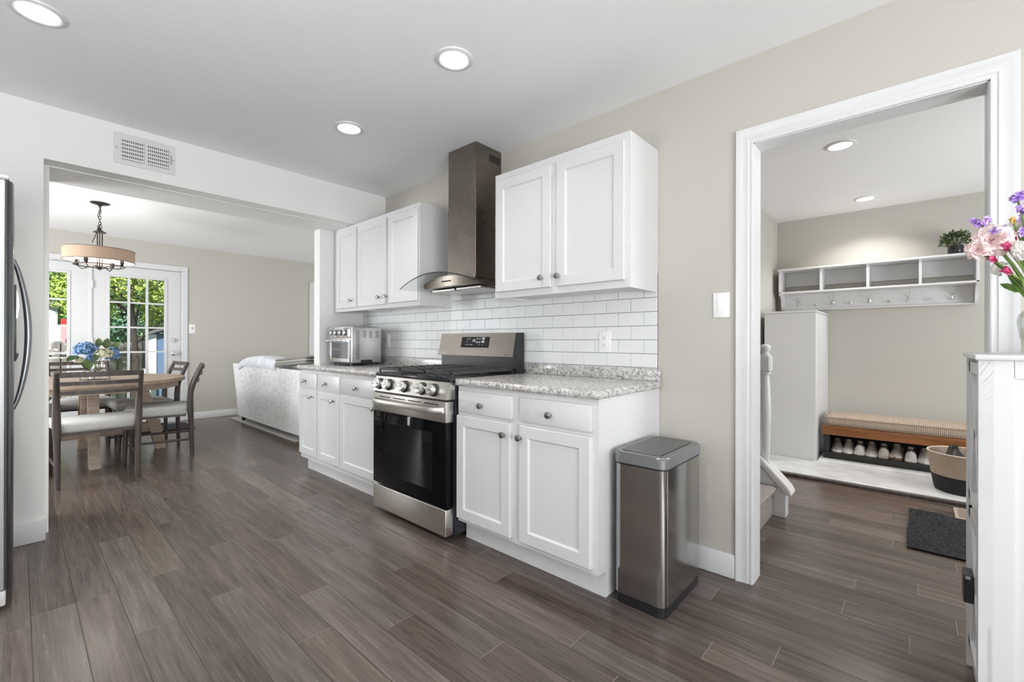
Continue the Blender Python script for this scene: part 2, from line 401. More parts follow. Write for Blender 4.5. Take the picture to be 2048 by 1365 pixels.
def upper_cab(label, y0, y1, fronts, group='white wall cabinets'):
    t = thing('wall_cabinet', label, 'cabinet', (2.13, (y0+y1)/2, 1.39), 0, group)
    zt = 2.143; b = bm_()
    prism(b, [(1.975, 1.388), (1.995, 1.388), (1.995, 1.402), (W-.002, 1.402), (W-.002, zt), (1.975, zt)], 'Y', y0+.016, y1-.016)
    for ya, yb in ((y0, y0+.016), (y1-.016, y1)): prism(b, [(1.975, 1.388), (W-.002, 1.388), (W-.002, zt), (1.975, zt)], 'Y', ya, yb)
    obj('body', b, MW, t, None)
    for a, c, z0, z1, ky in fronts:
        b = bm_(); shaker(b, XU, a, c, z0, z1); d = obj('door', b, MW, t); knob(XU, ky, 1.478, d)
upper_cab('large white two-door wall cabinet right of the range hood', 1.015, 1.92, [(1.482, 1.897, 1.424, 2.10, 1.54), (1.04, 1.443, 1.424, 2.10, 1.427)])
upper_cab('white two-door wall cabinet left of the range hood', 2.69, 3.562, [(3.122, 3.55, 1.418, 2.112, 3.205), (2.695, 3.082, 1.422, 2.108, 3.097)])
upper_cab('narrow white single-door wall cabinet against the stub wall', 3.562, 4.018, [(3.575, 3.93, 1.416, 2.113, 3.66)])

def counter(label, y0, y1, bull_end):
    t = thing('countertop', label, 'countertop', (1.96, (y0+y1)/2, .876), 0, 'granite counter slabs')
    prof = []  # bullnose front edge profile in XZ
    for k in range(9):
        a = pi/2+pi*k/8; prof.append((1.659+.019*cos(a), .895+.019*sin(a)))
    poly = prof+[(W-.004, .876), (W-.004, .914)]
    b = bm_(); prism(b, poly, 'Y', y0, y1)
    if bull_end:
        b.free(); b = bm_(); box(b, 1.64, W-.004, y0, y1, .876, .914)
        es = [e for e in b.edges if all(abs(v.co.x-1.64) < 1e-4 for v in e.verts) or all(abs(v.co.y-y0) < 1e-4 for v in e.verts)]
        bmesh.ops.bevel(b, geom=es, offset=.0175, segments=5, affect='EDGES', profile=.5)
    obj('slab', b, MGRAN, t)
    sl = thing('splash_strip', label.replace('countertop', 'splash strip along the wall'), 'backsplash', (W-.014, (y0+y1)/2, .914), 0, 'granite splash strips')
    b = bm_(); box(b, W-.024, W-.010, y0+(.0 if not bull_end else .005), y1, .914, .981, .003, 2); obj('strip', b, MGRAN, sl)
counter('speckled grey granite countertop right of the range', .987, 1.914, True)
counter('speckled grey granite countertop left of the range under the toaster oven', 2.688, 4.015, False)

# ------------------------------------------------------------------ range
R0, R1 = 1.918, 2.682; RC = (R0+R1)/2
rg = thing('gas_range', 'stainless gas range with black glass oven door between the counters', 'stove', (1.95, RC, 0))
b = bm_(); box(b, 1.655, 2.245, R0+.004, R1-.004, .03, .90); obj('body', b, MENAM, rg, None)
for yy in (R0+.06, R1-.06):
    for xx in (1.72, 2.18):
        b = bm_(); cyl(b, (xx, yy, 0), (xx, yy, .03), .018); obj('foot', b, MBLK, rg)
b = bm_(); box(b, 1.594, 1.654, R0+.012, R1-.002, .032, .182, .006, 3); obj('storage_drawer', b, MSTEEL, rg)
b = bm_(); box(b, 1.594, 1.650, R0+.012, R1-.002, .196, .668, .004, 2); dr = obj('oven_door', b, MBLKG, rg)
b = bm_(); box(b, 1.5925, 1.595, R0+.13, R1-.13, .27, .60, .001, 1); obj('oven_window', b, mat('oven_window_glass', (.006, .006, .007), .04, spec=.18), dr)
b = bm_(); box(b, 1.592, 1.650, R0+.010, R1, .668, .786, .005, 2); obj('door_band', b, MSTEEL, dr)
b = bm_()
for k in range(4):
    y = RC-.24+k*.16; box(b, 1.5912, 1.593, y-.065, y+.065, .762, .768)
obj('vent_slot', b, MBLK, dr, None)
# handle: broad bowed bar
b = bm_(); pts = []
for k in range(17):
    s = k/16; y = R0+.03+s*(R1-R0-.05); d = .056*min(1, sin(pi*s)*3.2)**.7 if 0 < s < 1 else 0
    pts.append((1.590-d*.85, y, .735))
prev = None
for x, y, z in pts:
    ring = [b.verts.new((x+dx, y, z+dz)) for dx, dz in ((-.006, -.010), (-.009, .004), (-.003, .018), (.006, .018), (.008, .0), (.004, -.014))]
    if prev:
        for k in range(6): b.faces.new((prev[k], prev[(k+1) % 6], ring[(k+1) % 6], ring[k]))
    else: b.faces.new(ring)
    prev = ring
b.faces.new(prev[::-1]); obj('handle', b, MSTEEL, dr, 50)
b = bm_(); prism(b, [(1.594, .797), (1.618, .893), (1.66, .905), (1.66, .797)], 'Y', R0+.008, R1-.002); cp = obj('control_panel', b, MSTEEL, rg, 20)
b = bm_(); box(b, 1.60, 1.65, R0+.02, R1-.01, .786, .797); obj('trim_gap', b, MBLK, rg, None)
MKCAP = mat('knob_silver', (.80, .79, .78), .28, 1)
nrm = Vector((-.096, 0, .024)).normalized()
tilt = Vector((0, 0, 1)).rotation_difference(nrm).to_matrix()
for yk in (2.618, 2.512, 2.338, 2.158, 2.052):
    c0 = Vector((1.6055, yk-.002, .844))
    b = bm_(); lathe(b, [(.038, 0), (.038, .004), (.035, .006), (.035, .014)], n=26); 
    for v in b.verts: v.co = c0+tilt @ v.co
    kb = obj('burner_knob', b, MBLK, cp)  # black base, widened to stand in for the shadow ring round each knob
    b = bm_(); lathe(b, [(.0325, .014), (.0325, .034), (.029, .039), (.0, .040)], n=26)
    box(b, -.008, .008, -.031, .031, .034, .050, .003, 2)
    for v in b.verts: v.co = c0+tilt @ v.co
    obj('knob_cap', b, MKCAP, kb)
# cooktop, burners, grates
b = bm_(); box(b, 1.613, 2.17, R0, R1, .893, .916, .004, 2); obj('cooktop', b, mat('cooktop_black', (.02, .02, .021), .18), rg)
for bx, by, br in ((1.77, 2.10, .045), (1.77, 2.50, .05), (2.03, 2.10, .036), (2.03, 2.50, .036), (1.90, RC, .055)):
    b = bm_(); lathe(b, [(br+.012, .916), (br+.01, .924), (br, .926), (br, .934), (br*.9, .938), (0, .939)], (bx, by, 0), 24); obj('burner', b, MIRON, rg)
for g0, g1 in ((R0+.012, R0+.254), (R0+.258, R1-.258), (R1-.254, R1-.012)):
    b = bm_(); z0, z1 = .934, .948; a = .011
    box(b, 1.63, 1.63+a, g0, g1, z0, z1, .002, 1); box(b, 2.145, 2.145+a, g0, g1, z0, z1, .002, 1)
    box(b, 1.63, 2.156, g0, g0+a, z0, z1, .002, 1); box(b, 1.63, 2.156, g1-a, g1, z0, z1, .002, 1)
    gm = (g0+g1)/2; box(b, 1.64, 2.15, gm-a/2, gm+a/2, z0, z1+.003, .002, 1)
    for k in range(1, 8):
        x = 1.63+k*.0655; box(b, x-.004, x+.005, g0, g0+.085, z0, z1+.003, .0015, 1); box(b, x-.004, x+.005, g1-.085, g1, z0, z1+.003, .0015, 1)
    for x in (1.635, 2.15):
        for y in (g0+.005, g1-.006): box(b, x-.005, x+.005, y-.005, y+.005, .916, z0)
    obj('grate', b, MIRON, rg)
# backguard
b = bm_(); prism(b, [(2.172, .90), (2.172, 1.03), (2.142, 1.022), (2.176, 1.181), (2.248, 1.183), (2.248, .90)], 'Y', R0, R1-.002)
bgd = obj('backguard', b, mat('backguard_side', (.014, .0145, .017), .38), rg, 20)
nb = Vector((-.159, 0, .034)).normalized(); pa = Vector((2.142, 0, 1.022)); pt = Vector((2.176, 0, 1.181)); L = (pt-pa)
def onguard(y, s, d=0): return Vector((pa.x, y, pa.z))+L*s+nb*d
def quadslab(bm, y0, y1, s0, s1, d0, d1):
    q = [onguard(y, s, d) for d in (d0, d1) for y, s in ((y0, s0), (y1, s0), (y1, s1), (y0, s1))]
    v = [bm.verts.new(p) for p in q]
    for f in ((0, 1, 2, 3), (7, 6, 5, 4), (0, 4, 5, 1), (1, 5, 6, 2), (2, 6, 7, 3), (3, 7, 4, 0)): bm.faces.new([v[k] for k in f])
b = bm_(); quadslab(b, R0+.004, R1-.004, -.0, .995, -.001, .004); bf = obj('guard_panel', b, MGUARD, bgd, None)
b = bm_(); quadslab(b, 2.155, 2.437, .36, .83, .0035, .0052); dsp = obj('display', b, MBLKG, bf, None)
b = bm_()
for y, s, hw, hs in ((2.375, .74, .006, .018), (2.352, .74, .006, .018), (2.38, .62, .008, .012), (2.385, .49, .005, .02), (2.366, .49, .004, .012), (2.35, .49, .005, .012), (2.328, .49, .011, .015),
                     (2.318, .67, .004, .05), (2.302, .67, .007, .06), (2.275, .75, .007, .03), (2.25, .75, .005, .03), (2.275, .60, .009, .035), (2.25, .60, .008, .03),
                     (2.215, .76, .014, .05), (2.215, .62, .015, .05), (2.25, .49, .004, .012), (2.22, .49, .004, .012)):
    quadslab(b, y-hw, y+hw, s-hs, s+hs, .0052, .0058)
obj('display_mark', b, mat('display_glow', (.02, .02, .02), .4, emit=(.75, .82, .85), es=.45), bf, None)
def text(name, s, size, loc, rot, m, parent):
    cu = bpy.data.curves.new(name, 'FONT'); cu.body = s; cu.size = size; cu.extrude = .0004; cu.align_x = 'CENTER'
    cu.materials.append(m); o = bpy.data.objects.new(name, cu); COL.objects.link(o)
    bpy.context.view_layer.update()
    me = bpy.data.meshes.new_from_object(o.evaluated_get(bpy.context.evaluated_depsgraph_get())); bpy.data.objects.remove(o)
    o = bpy.data.objects.new(name, me); COL.objects.link(o); o.parent = parent
    mm = rot.to_4x4(); mm.translation = Vector(loc)-OFF[parent.name]; o.matrix_local = mm; return o
gx = Vector((0, -1, 0)); gy = L.normalized(); gR = Matrix((gx, gy, nb)).transposed()
MSILV = mat('silver_print', (.75, .73, .7), .4)
text('logo', 'LG', .022, onguard(R1-.075, .07, .005), gR, MSILV, bf)
text('logo', 'EasyClean', .012, onguard(R0+.06, .07, .005), gR, mat('grey_print', (.14, .13, .12), .5), bf)
b = bm_(); lathe(b, [(.011, 0), (.011, .0007), (.009, .0007)], n=20, cap=False)
for v in b.verts: v.co = onguard(R1-.035, .115, .0045)+gR @ v.co
obj('logo', b, MSILV, bf)

# ------------------------------------------------------------------ hood
HC = 2.305
hd = thing('range_hood', 'chimney range hood with curved glass canopy above the stove', 'range hood', (2.16, HC, 1.45))
arch = lambda y: 1.567-.53*(y-HC)**2
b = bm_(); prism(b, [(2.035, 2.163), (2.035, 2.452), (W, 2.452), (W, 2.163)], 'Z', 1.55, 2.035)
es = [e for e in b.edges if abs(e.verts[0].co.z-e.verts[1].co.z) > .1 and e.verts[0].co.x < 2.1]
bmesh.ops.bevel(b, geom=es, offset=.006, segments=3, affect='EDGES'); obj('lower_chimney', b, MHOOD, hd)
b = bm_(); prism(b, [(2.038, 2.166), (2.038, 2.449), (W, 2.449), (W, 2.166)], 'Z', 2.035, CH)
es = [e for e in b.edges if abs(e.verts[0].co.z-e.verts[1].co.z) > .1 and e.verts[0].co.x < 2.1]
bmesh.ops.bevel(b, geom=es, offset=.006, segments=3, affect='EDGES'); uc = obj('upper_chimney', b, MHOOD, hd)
b = bm_()
for k in range(11): box(b, 2.168+k*.0095, 2.1725+k*.0095, 2.1645, 2.1665, 2.362, 2.408)
obj('vent_slot', b, MBLK, uc, None)
b = bm_(); N = 30
top = [(1.927+.756*k/N) for k in range(N+1)]
def front(y): return 1.80-.018*cos(pi*(y-HC)/.76)
A = []
for y in top:
    z = arch(y); A.append([b.verts.new(p) for p in ((front(y), y, z), (W-.012, y, z), (W-.012, y, z-.007), (front(y), y, z-.007))])
for q, r in zip(A, A[1:]):
    for k in range(4): b.faces.new((q[k], q[(k+1) % 4], r[(k+1) % 4], r[k])).material_index = 1 if k == 3 else 0
b.faces.new(A[0]); b.faces.new(A[-1][::-1])
obj('glass_canopy', b, [MHGLASS, mat('glass_edge', (.03, .035, .035), .15)], hd, 50)
b = bm_(); N = 20; A = []
for k in range(N+1):
    y = 2.03+.55*k/N; f = 1.925-.02*cos(pi*(y-HC)/.55); dz = .0
    ztp = arch(y)-.008; A.append([b.verts.new(p) for p in ((f, y, ztp), (W-.02, y, ztp), (W-.02, y, 1.474), (f+.012, y, 1.492-.0))])
for q, r in zip(A, A[1:]):
    for k in range(4): b.faces.new((q[k], q[(k+1) % 4], r[(k+1) % 4], r[k]))
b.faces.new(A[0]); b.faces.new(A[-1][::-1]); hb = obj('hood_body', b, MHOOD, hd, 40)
MFILT = brushed('hood_filter', (.62, .6, .58), .35, (4, 60, 4))
for y0, y1 in ((2.06, 2.295), (2.315, 2.55)):
    b = bm_(); box(b, 1.98, 2.22, y0, y1, 1.468, 1.474+.01, .003, 1); obj('filter', b, MFILT, hb)
for yk in range(5):
    b = bm_(); box(b, 1.9015, 1.909, 2.275+yk*.017, 2.286+yk*.017, 1.519, 1.527, .001, 1); obj('button', b, MBLK, hb)
b = bm_(); box(b, 2.028, 2.034, 2.158, 2.172, 1.556, 1.57); obj('seam_cap', b, MCHR, hd)

# ------------------------------------------------------------------ outlets, switches, register
def plate(name, label, cat, X, y0, y1, z0, z1, kind, axis='X', group=None):
    c = ((X, (y0+y1)/2, (z0+z1)/2) if axis == 'X' else ((y0+y1)/2, X, (z0+z1)/2))
    t = thing(name, label, cat, c, 0, group)
    def bx(bm, d0, d1, a0, a1, e0, e1, bev=0):
        if axis == 'X': box(bm, X-d1, X-d0, a0, a1, e0, e1, bev)
        else: box(bm, a0, a1, X-d1, X-d0, e0, e1, bev)
    b = bm_(); bx(b, 0, .006, y0, y1, z0, z1, .0025); obj('wall_plate', b, MPLATE, t)
    ym, zm = (y0+y1)/2, (z0+z1)/2
    if kind == 'rocker':
        b = bm_(); bx(b, .005, .009, ym-.017, ym+.017, zm-.034, zm+.034, .0015); obj('rocker', b, mat('rocker_white', (.86, .86, .85), .25), t)
    elif kind == 'toggle':
        b = bm_(); bx(b, .005, .016, ym-.006, ym+.006, zm+.0, zm+.022, .002); obj('toggle', b, mat('toggle_grey', (.25, .25, .25), .4), t)
    else:
        for s in (-1, 1):
            b = bm_(); bx(b, .005, .008, ym-.017, ym+.017, zm+s*.021-.015, zm+s*.021+.015, .003); oo = obj('socket', b, MPLATE, t)
            b = bm_()
            for dy in (-.006, .006): bx(b, .0075, .0084, ym+dy-.001, ym+dy+.001, zm+s*.021-.002, zm+s*.021+.008)
            bx(b, .0075, .0084, ym-.002, ym+.002, zm+s*.021-.010, zm+s*.021-.006); obj('slot', b, MBLK, oo, None)
plate('power_outlet', 'white duplex outlet in the tile above the right counter', 'outlet', W-.010, 1.287, 1.364, 1.062, 1.186, 'outlet')
plate('power_outlet', 'white outlet in the tile right of the toaster oven', 'outlet', W-.010, 3.545, 3.62, 1.068, 1.19, 'outlet')
plate('light_switch', 'white rocker light switch on beige wall beside the doorway', 'light switch', W, .656, .732, 1.242, 1.362, 'rocker')
plate('light_switch', 'small toggle light switch right of the french door', 'light switch', YB, 1.634, 1.712, 1.225, 1.357, 'toggle', 'Y')

vt = thing('air_register', 'white metal air register high on the header above the dining opening', 'air vent', (.545, Y1, 2.31))
v0, v1, u0, u1 = .395, .70, 2.217, 2.408
b = bm_()
for x0, x1, z0, z1 in ((v0, v1, u1-.028, u1), (v0, v1, u0, u0+.028), (v0, v0+.034, u0+.028, u1-.028), (v1-.034, v1, u0+.028, u1-.028), (.541, .554, u0+.028, u1-.028)): box(b, x0, x1, Y1-.007, Y1, z0, z1)
obj('frame', b, MTRIM, vt, None)
b = bm_(); box(b, v0+.034, v1-.034, Y1-.0012, Y1-.0002, u0+.028, u1-.028); obj('duct', b, mat('duct_grey', (.16, .16, .16), .8), vt, None)
b = bm_()
for k in range(23):
    x = v0+.036+k*.0103; box(b, x, x+.0035, Y1-.0055, Y1-.0015, u0+.028, u1-.028)
for k in range(6):
    z = u0+.036+k*.0235; box(b, v0+.034, .541, Y1-.0045, Y1-.002, z, z+.009); box(b, .554, v1-.034, Y1-.0045, Y1-.002, z, z+.009)
obj('louvre', b, mat('louvre_white', (.74, .74, .74), .5), vt, None)
b = bm_(); box(b, v1-.024, v1-.021, Y1-.014, Y1-.006, 2.28, 2.34); obj('lever', b, MKNOB, vt, None)
for x in (v0+.014, v1-.011):
    b = bm_(); lathe(b, [(.004, 0), (.003, .002), (0, .0025)], n=10, axis='Y')
    for v in b.verts: v.co = Vector((x+v.co.x, Y1-.007-v.co.y, 2.312+v.co.z))
    obj('screw', b, MKNOB, vt)

# ------------------------------------------------------------------ recessed ceiling lights
MDISC = emis('lamp_disc', (1, .985, .96), 6)
def downlight(label, x, y, power):
    t = thing('recessed_light', label, 'ceiling light', (x, y, CH), 0, 'recessed ceiling lights')
    b = bm_(); lathe(b, [(.088, 0), (.086, -.006), (.072, -.011), (.066, -.008), (.064, -.003)], n=40, cap=False)
    for v in b.verts: v.co += Vector((x, y, CH))
    obj('trim_ring', b, MTRIM, t)
    b = bm_(); lathe(b, [(.066, -.0035), (0.0, -.006)], (x, y, CH), 40, cap=False); obj('lens', b, MDISC, t)
    area('downlight_lamp', (x, y, CH-.014), (0, 0, -1), .12, .12, power, (1, .97, .93), True, 120)
downlight('recessed ceiling light above the fridge at the picture corner', .055, 2.635, 9)
downlight('recessed ceiling light nearest the doorway in the kitchen', 1.375, 1.61, 2.5)
downlight('recessed ceiling light nearest the air register and hood', 1.385, 2.62, 4.5)
downlight('recessed ceiling light in the hall just past the doorway', 3.722, .373, 6)
downlight('recessed ceiling light in the hall above the coat shelf', 5.25, .337, 8)

# ------------------------------------------------------------------ trash can
tc = thing('trash_can', 'tall stainless rectangular trash can with grey swing lid by cabinet end', 'trash can', (1.96, .865, 0))
def rrect(x0, x1, y0, y1, r, n=7):
    P = []
    for cx, cy, a0 in ((x1-r, y1-r, 0), (x0+r, y1-r, 90), (x0+r, y0+r, 180), (x1-r, y0+r, 270)):
        for k in range(n+1):
            a = radians(a0+90*k/n); P.append((cx+r*cos(a), cy+r*sin(a)))
    return P
tx0, tx1, ty0, ty1 = 1.742, 2.155, .742, .975
b = bm_(); prism(b, rrect(tx0+.003, tx1-.003, ty0+.003, ty1-.003, .034), 'Z', 0, .045); obj('base', b, MBLK, tc)
b = bm_(); prism(b, rrect(tx0, tx1, ty0, ty1, .036), 'Z', .045, .598); obj('body', b, MSTEELV, tc, 40)
b = bm_(); prism(b, rrect(tx0+.002, tx1-.002, ty0+.002, ty1-.002, .034), 'Z', .598, .606); obj('gasket', b, MBLK, tc)
MLID = mat('lid_grey', (.24, .245, .25), .35, .55)
b = bm_(); v = prism(b, rrect(tx0-.003, tx1+.003, ty0-.003, ty1+.003, .038), 'Z', .606, .652)
es = [e for e in b.edges if all(q.co.z > .65 for q in e.verts)]
bmesh.ops.bevel(b, geom=es, offset=.008, segments=3, affect='EDGES'); ld = obj('lid', b, MLID, tc, 40)
b = bm_(); prism(b, rrect(tx0+.03, tx1-.02, ty0+.035, ty1-.02, .02), 'Z', .651, .6545); obj('swing_flap', b, mat('flap_grey', (.13, .132, .135), .4, .4), ld, 40)
b = bm_(); box(b, tx0+.035, tx1-.07, ty0+.031, ty0+.036, .6515, .6535); obj('finger_slot', b, MBLK, ld, None)

# ------------------------------------------------------------------ toaster oven
to = thing('toaster_oven', 'chrome toaster oven with side vents on the left counter', 'toaster oven', (2.02, 3.71, .914))
a0, a1, c0, c1 = 1.872, 2.175, 3.52, 3.895
MTO = brushed('toaster_steel', (.66, .66, .66), .33, (2, 2, 2))
b = bm_(); box(b, a0+.012, a1, c0, c1, .936, 1.25, .012, 3); tb = obj('body', b, MTO, to)
for x in (a0+.04, a1-.05):
    for y in (c0+.035, c1-.035):
        b = bm_(); cyl(b, (x, y, .914), (x, y, .938), .014); obj('foot', b, MBLK, to)
b = bm_(); box(b, a0+.03, a1-.01, c0+.02, c1-.02, .925, .938); obj('crumb_tray', b, MBLK, to, None)
b = bm_(); box(b, a0, a0+.014, c0+.004, c1-.004, 1.145, 1.245, .006, 2); cpn = obj('control_panel', b, MCHR, to)
for y in (c0+.075, c0+.16, c0+.245, c0+.315):
    b = bm_(); lathe(b, [(.026, 0), (.025, -.014), (.02, -.017), (0, -.0175)], (a0, y, 1.197), 22, 'X'); kb = obj('dial', b, mat('dial_grey', (.2, .2, .2), .3, .6), cpn)
    b = bm_(); box(b, a0-.024, a0-.016, y-.004, y+.004, 1.175, 1.219, .001, 1); obj('pointer', b, MCHR, kb)
b = bm_()
for x0, x1, y0, y1, z0, z1 in ((a0-.002, a0+.013, c0+.004, c0+.034, .945, 1.138), (a0-.002, a0+.013, c1-.034, c1-.004, .945, 1.138), (a0-.002, a0+.013, c0+.03, c1-.03, .945, .975), (a0-.002, a0+.013, c0+.03, c1-.03, 1.112, 1.138)): box(b, x0, x1, y0, y1, z0, z1, .002, 1)
od = obj('oven_door', b, MCHR, to)
b = bm_(); box(b, a0+.002, a0+.006, c0+.03, c1-.03, .97, 1.116); obj('door_glass', b, mat('smoked_glass', (.16, .16, .155), .06, spec=.8, metal=.4), od, None)
b = bm_(); box(b, a0-.042, a0-.028, c0+.01, c1-.01, 1.116, 1.134, .005, 2); box(b, a0-.03, a0, c0+.03, c0+.045, 1.119, 1.131); box(b, a0-.03, a0, c1-.045, c1-.03, 1.119, 1.131); obj('handle', b, MCHR, od)
b = bm_()
for k in range(16): box(b, a0+.055, a0+.09, c0-.0008, c0+.002, .972+k*.0155, .977+k*.0155)
for q in range(3):
    for k in range(4): box(b, a0+.118+q*.06, a0+.152+q*.06, c0-.0008, c0+.002, 1.157+k*.0155, 1.162+k*.0155)
obj('vent_slot', b, MBLK, tb, None)
b = bm_(); box(b, a0+.10, a0+.21, c0-.004, c0+.004, .934, .962, .003, 1); obj('side_grip', b, MBLK, to)

# ------------------------------------------------------------------ fridge
MFRD = brushed('fridge_door_dark_reflect', (.15, .155, .16), .3, (.1, .1, 50))  # dark reflection on the rounded door edge is put into this grey
fr = thing('refrigerator', 'stainless refrigerator with bowed handle at the left picture edge', 'refrigerator', (-.4, 3.24, 0))
f0, f1 = 2.80, 3.60
b = bm_(); box(b, -.80, -.033, f0+.0015, f1, .09, 1.79, .004, 2); obj('body', b, mat('fridge_side_lit', (.58, .59, .60), .4, .5), fr); b = bm_(); box(b, -.78, -.12, f0+.03, f1-.03, .03, .09); obj('plinth', b, MBLK, fr)  # side colour lightened to carry the bright reflection beside the dark door edge
def fdoor(z0, z1):
    P = [(-.0325, f0+.0005), (-.0325, f1), (-.03, f1-.004), (-.014, f1-.02), (-.009, f1-.06), (-.0085, (f0+f1)/2), (-.009, f0+.06), (-.014, f0+.02), (-.022, f0+.006), (-.029, f0+.001)]
    b = bm_(); prism(b, P, 'Z', z0, z1); return obj('door', b, MFRD, fr, 50)
d1 = fdoor(.09, 1.79)
b = bm_(); box(b, -.11, -.028, f0+.001, f0+.07, .022, .085, .006, 2); obj('toe_grille', b, mat('grille_grey', (.62, .62, .62), .4), fr)
b = bm_(); box(b, -.13, -.022, f0+.005, f0+.06, 1.792, 1.812, .006, 2); obj('hinge_cover', b, mat('hinge_grey', (.35, .35, .36), .4), fr)
for y in (f0+.05, f1-.05):
    b = bm_(); cyl(b, (-.7, y, 0), (-.7, y, .03), .02); obj('foot', b, MBLK, fr); b = bm_(); cyl(b, (-.15, y, 0), (-.15, y, .03), .02); obj('foot', b, MBLK, fr)
b = bm_(); hp = []
for k in range(21):
    s = k/20; z = .795+s*.715; hp.append((-.012+.050*sin(pi*s)**.75, 3.2, z))
tube(b, hp, [.008+.005*sin(pi*k/20) for k in range(21)], 12, flat=1.0); obj('handle', b, mat('handle_grey', (.27, .28, .29), .28, .9), d1)
b = bm_(); box(b, -.014, -.001, 3.30, 3.50, 1.02, 1.40, .004, 2); dp = obj('dispenser', b, mat('dispenser_dark', (.06, .06, .065), .3), d1)
b = bm_(); prism(b, [(-.002, 1.23), (.003, 1.24), (.0085, 1.29), (.006, 1.35), (-.002, 1.385)], 'Y', 3.33, 3.47); obj('paddle', b, MCHR, dp)
b = bm_(); prism(b, [(-.002, 1.02), (.006, 1.045), (.007, 1.055), (-.002, 1.06)], 'Y', 3.33, 3.47); obj('drip_tray', b, MBLK, dp)

# ------------------------------------------------------------------ sideboard at right
sb = thing('sideboard', 'tall white cabinet with cross-braced door in the right corner', 'cabinet', (2.05, -.55, 0))
s0, s1, q0, q1, SZ = 1.856, 2.262, -.137, -1.0, 1.09
b = bm_(); box(b, s0+.01, s1, q1, q0-.022, .06, SZ-.016); obj('body', b, MW, sb, None)
b = bm_(); box(b, s0-.014, s1+.004, q1-.01, q0+.008, SZ-.016, SZ, .003, 2); obj('top', b, MW, sb)
b = bm_()
box(b, s0, s0+.012, q0-.022-.048, q0-.0, 0, SZ-.016); box(b, s0, s0+.012, q1, q1+.05, 0, SZ-.016); box(b, s0, s0+.012, q1+.05, q0-.068, SZ-.066, SZ-.016, .001, 1); box(b, s0, s0+.012, q1+.05, q0-.068, .06, .14)
box(b, s0, s0+.04, q0-.03, q0, 0, SZ-.016); box(b, s1-.04, s1, q0-.03, q0, 0, SZ-.016); box(b, s1-.04, s1, q1, q1+.03, 0, .07)
obj('side_frame', b, MW, sb, None)
b = bm_()
for z0, z1 in ((.08, .56), (.585, 1.06)):
    x0, x1 = s0+.045, s1-.045
    for a in ((x0, x0+.035, z0, z1), (x1-.035, x1, z0, z1), (x0, x1, z0, z0+.035), (x0, x1, z1-.035, z1)): box(b, a[0], a[1], q0-.022, q0-.004, a[2], a[3])
    for (xa, za), (xb, zb) in (((x0+.03, z0+.03), (x1-.03, z1-.03)), ((x0+.03, z1-.03), (x1-.03, z0+.03))):
        d = Vector((xb-xa, zb-za)).normalized()*.014; p = Vector((-d.y, d.x))
        prism(b, [(xa+p.x, za+p.y), (xb+p.x, zb+p.y), (xb-p.x, zb-p.y), (xa-p.x, za-p.y)], 'Y', q0-.022, q0-.006)
    dz = z0
dd = obj('door', b, MW, sb, None)
b = bm_(); box(b, 2.055, 2.13, q0-.006, q0+.018, .283, .372, .002, 1); hh = obj('pull', b, mat('pull_black', (.022, .021, .023), .35), dd)
b = bm_(); box(b, 2.0547, 2.10, q0+.002, q0+.014, .36, .37); obj('pull_recess', b, MCHR, hh, None)

# ================================================================== DINING / LIVING
# french door (setting): fixed leaf and hinged leaf in one frame
dr1 = bpy.data.objects.new('door_1', None); COL.objects.link(dr1); dr1.location = (.62, YB, 0); dr1['kind'] = 'structure'
dr1['label'] = 'white french door pair with divided glass at the back of the dining room'; OFF['door_1'] = Vector(dr1.location)
b = bm_()
for x0, x1, z0, z1 in ((DX1-.02, DX1, 0, DZ), (DX0, DX0+.02, 0, DZ), (DX0, DX1, DZ-.02, DZ)): box(b, x0, x1, YB-.0, YB+.14, z0, z1)
for x0, x1, z0, z1 in ((DX1-.012, DX1+.055, 0, DZ-.012), (DX0-.055, DX0+.012, 0, DZ-.012), (DX0-.055, DX1+.055, DZ-.012, DZ+.055)): box(b, x0, x1, YB-.016, YB, z0, z1, .004, 1)
box(b, DX0, DX1, YB-.01, YB+.14, 0, .02)
obj('door_frame', b, MTRIM, dr1, None)
def leaf(x0, x1, gx0, gx1, hardware):
    b = bm_(); ya, yb = YB+.02, YB+.062; z0, z1, g0, g1 = .022, DZ-.024, .32, 1.948
    for a in ((x0, gx0, z0, z1), (gx1, x1, z0, z1), (gx0, gx1, z0, g0), (gx0, gx1, g1, z1)): box(b, a[0], a[1], ya, yb, a[2], a[3])
    for k in (1, 2):
        x = gx0+(gx1-gx0)*k/3; box(b, x-.012, x+.012, ya-.004, yb+.004, g0, g1)
    for k in range(1, 5):
        z = g0+(g1-g0)*k/5; box(b, gx0, gx1, ya-.0035, yb+.0035, z-.010, z+.010)
    for a in ((gx0-.03, gx0, g0-.03, g1+.03), (gx1, gx1+.03, g0-.03, g1+.03), (gx0, gx1, g0-.03, g0), (gx0, gx1, g1, g1+.03)): box(b, a[0], a[1], ya-.008, ya, a[2], a[3], .003, 1)
    l = obj('door_leaf', b, MW, dr1, None)
    b = bm_(); box(b, gx0-.004, gx1+.004, YB+.039, YB+.043, g0-.004, g1+.004); obj('glass_pane', b, MPANE, l, None)
    if hardware:
        for nm, z, pr in (('deadbolt', 1.13, [(.028, 0), (.028, .008), (.02, .02), (.0, .022)]), ('door_knob', .945, [(.03, 0), (.03, .006), (.012, .01), (.012, .03), (.028, .042), (.03, .055), (.02, .066), (0, .068)])):
            b = bm_(); lathe(b, pr, n=20, axis='Y')
            for v in b.verts: v.co = Vector((1.468+v.co.x, ya-.0-v.co.y, z+v.co.z))
            obj(nm, b, MCHR, l)
leaf(.632, DX1-.024, .80, 1.363, True)
leaf(DX0+.024, .608, -.16, .41, False)
b = bm_(); box(b, .606, .634, YB+.006, YB+.07, .022, DZ-.024, .003, 1)
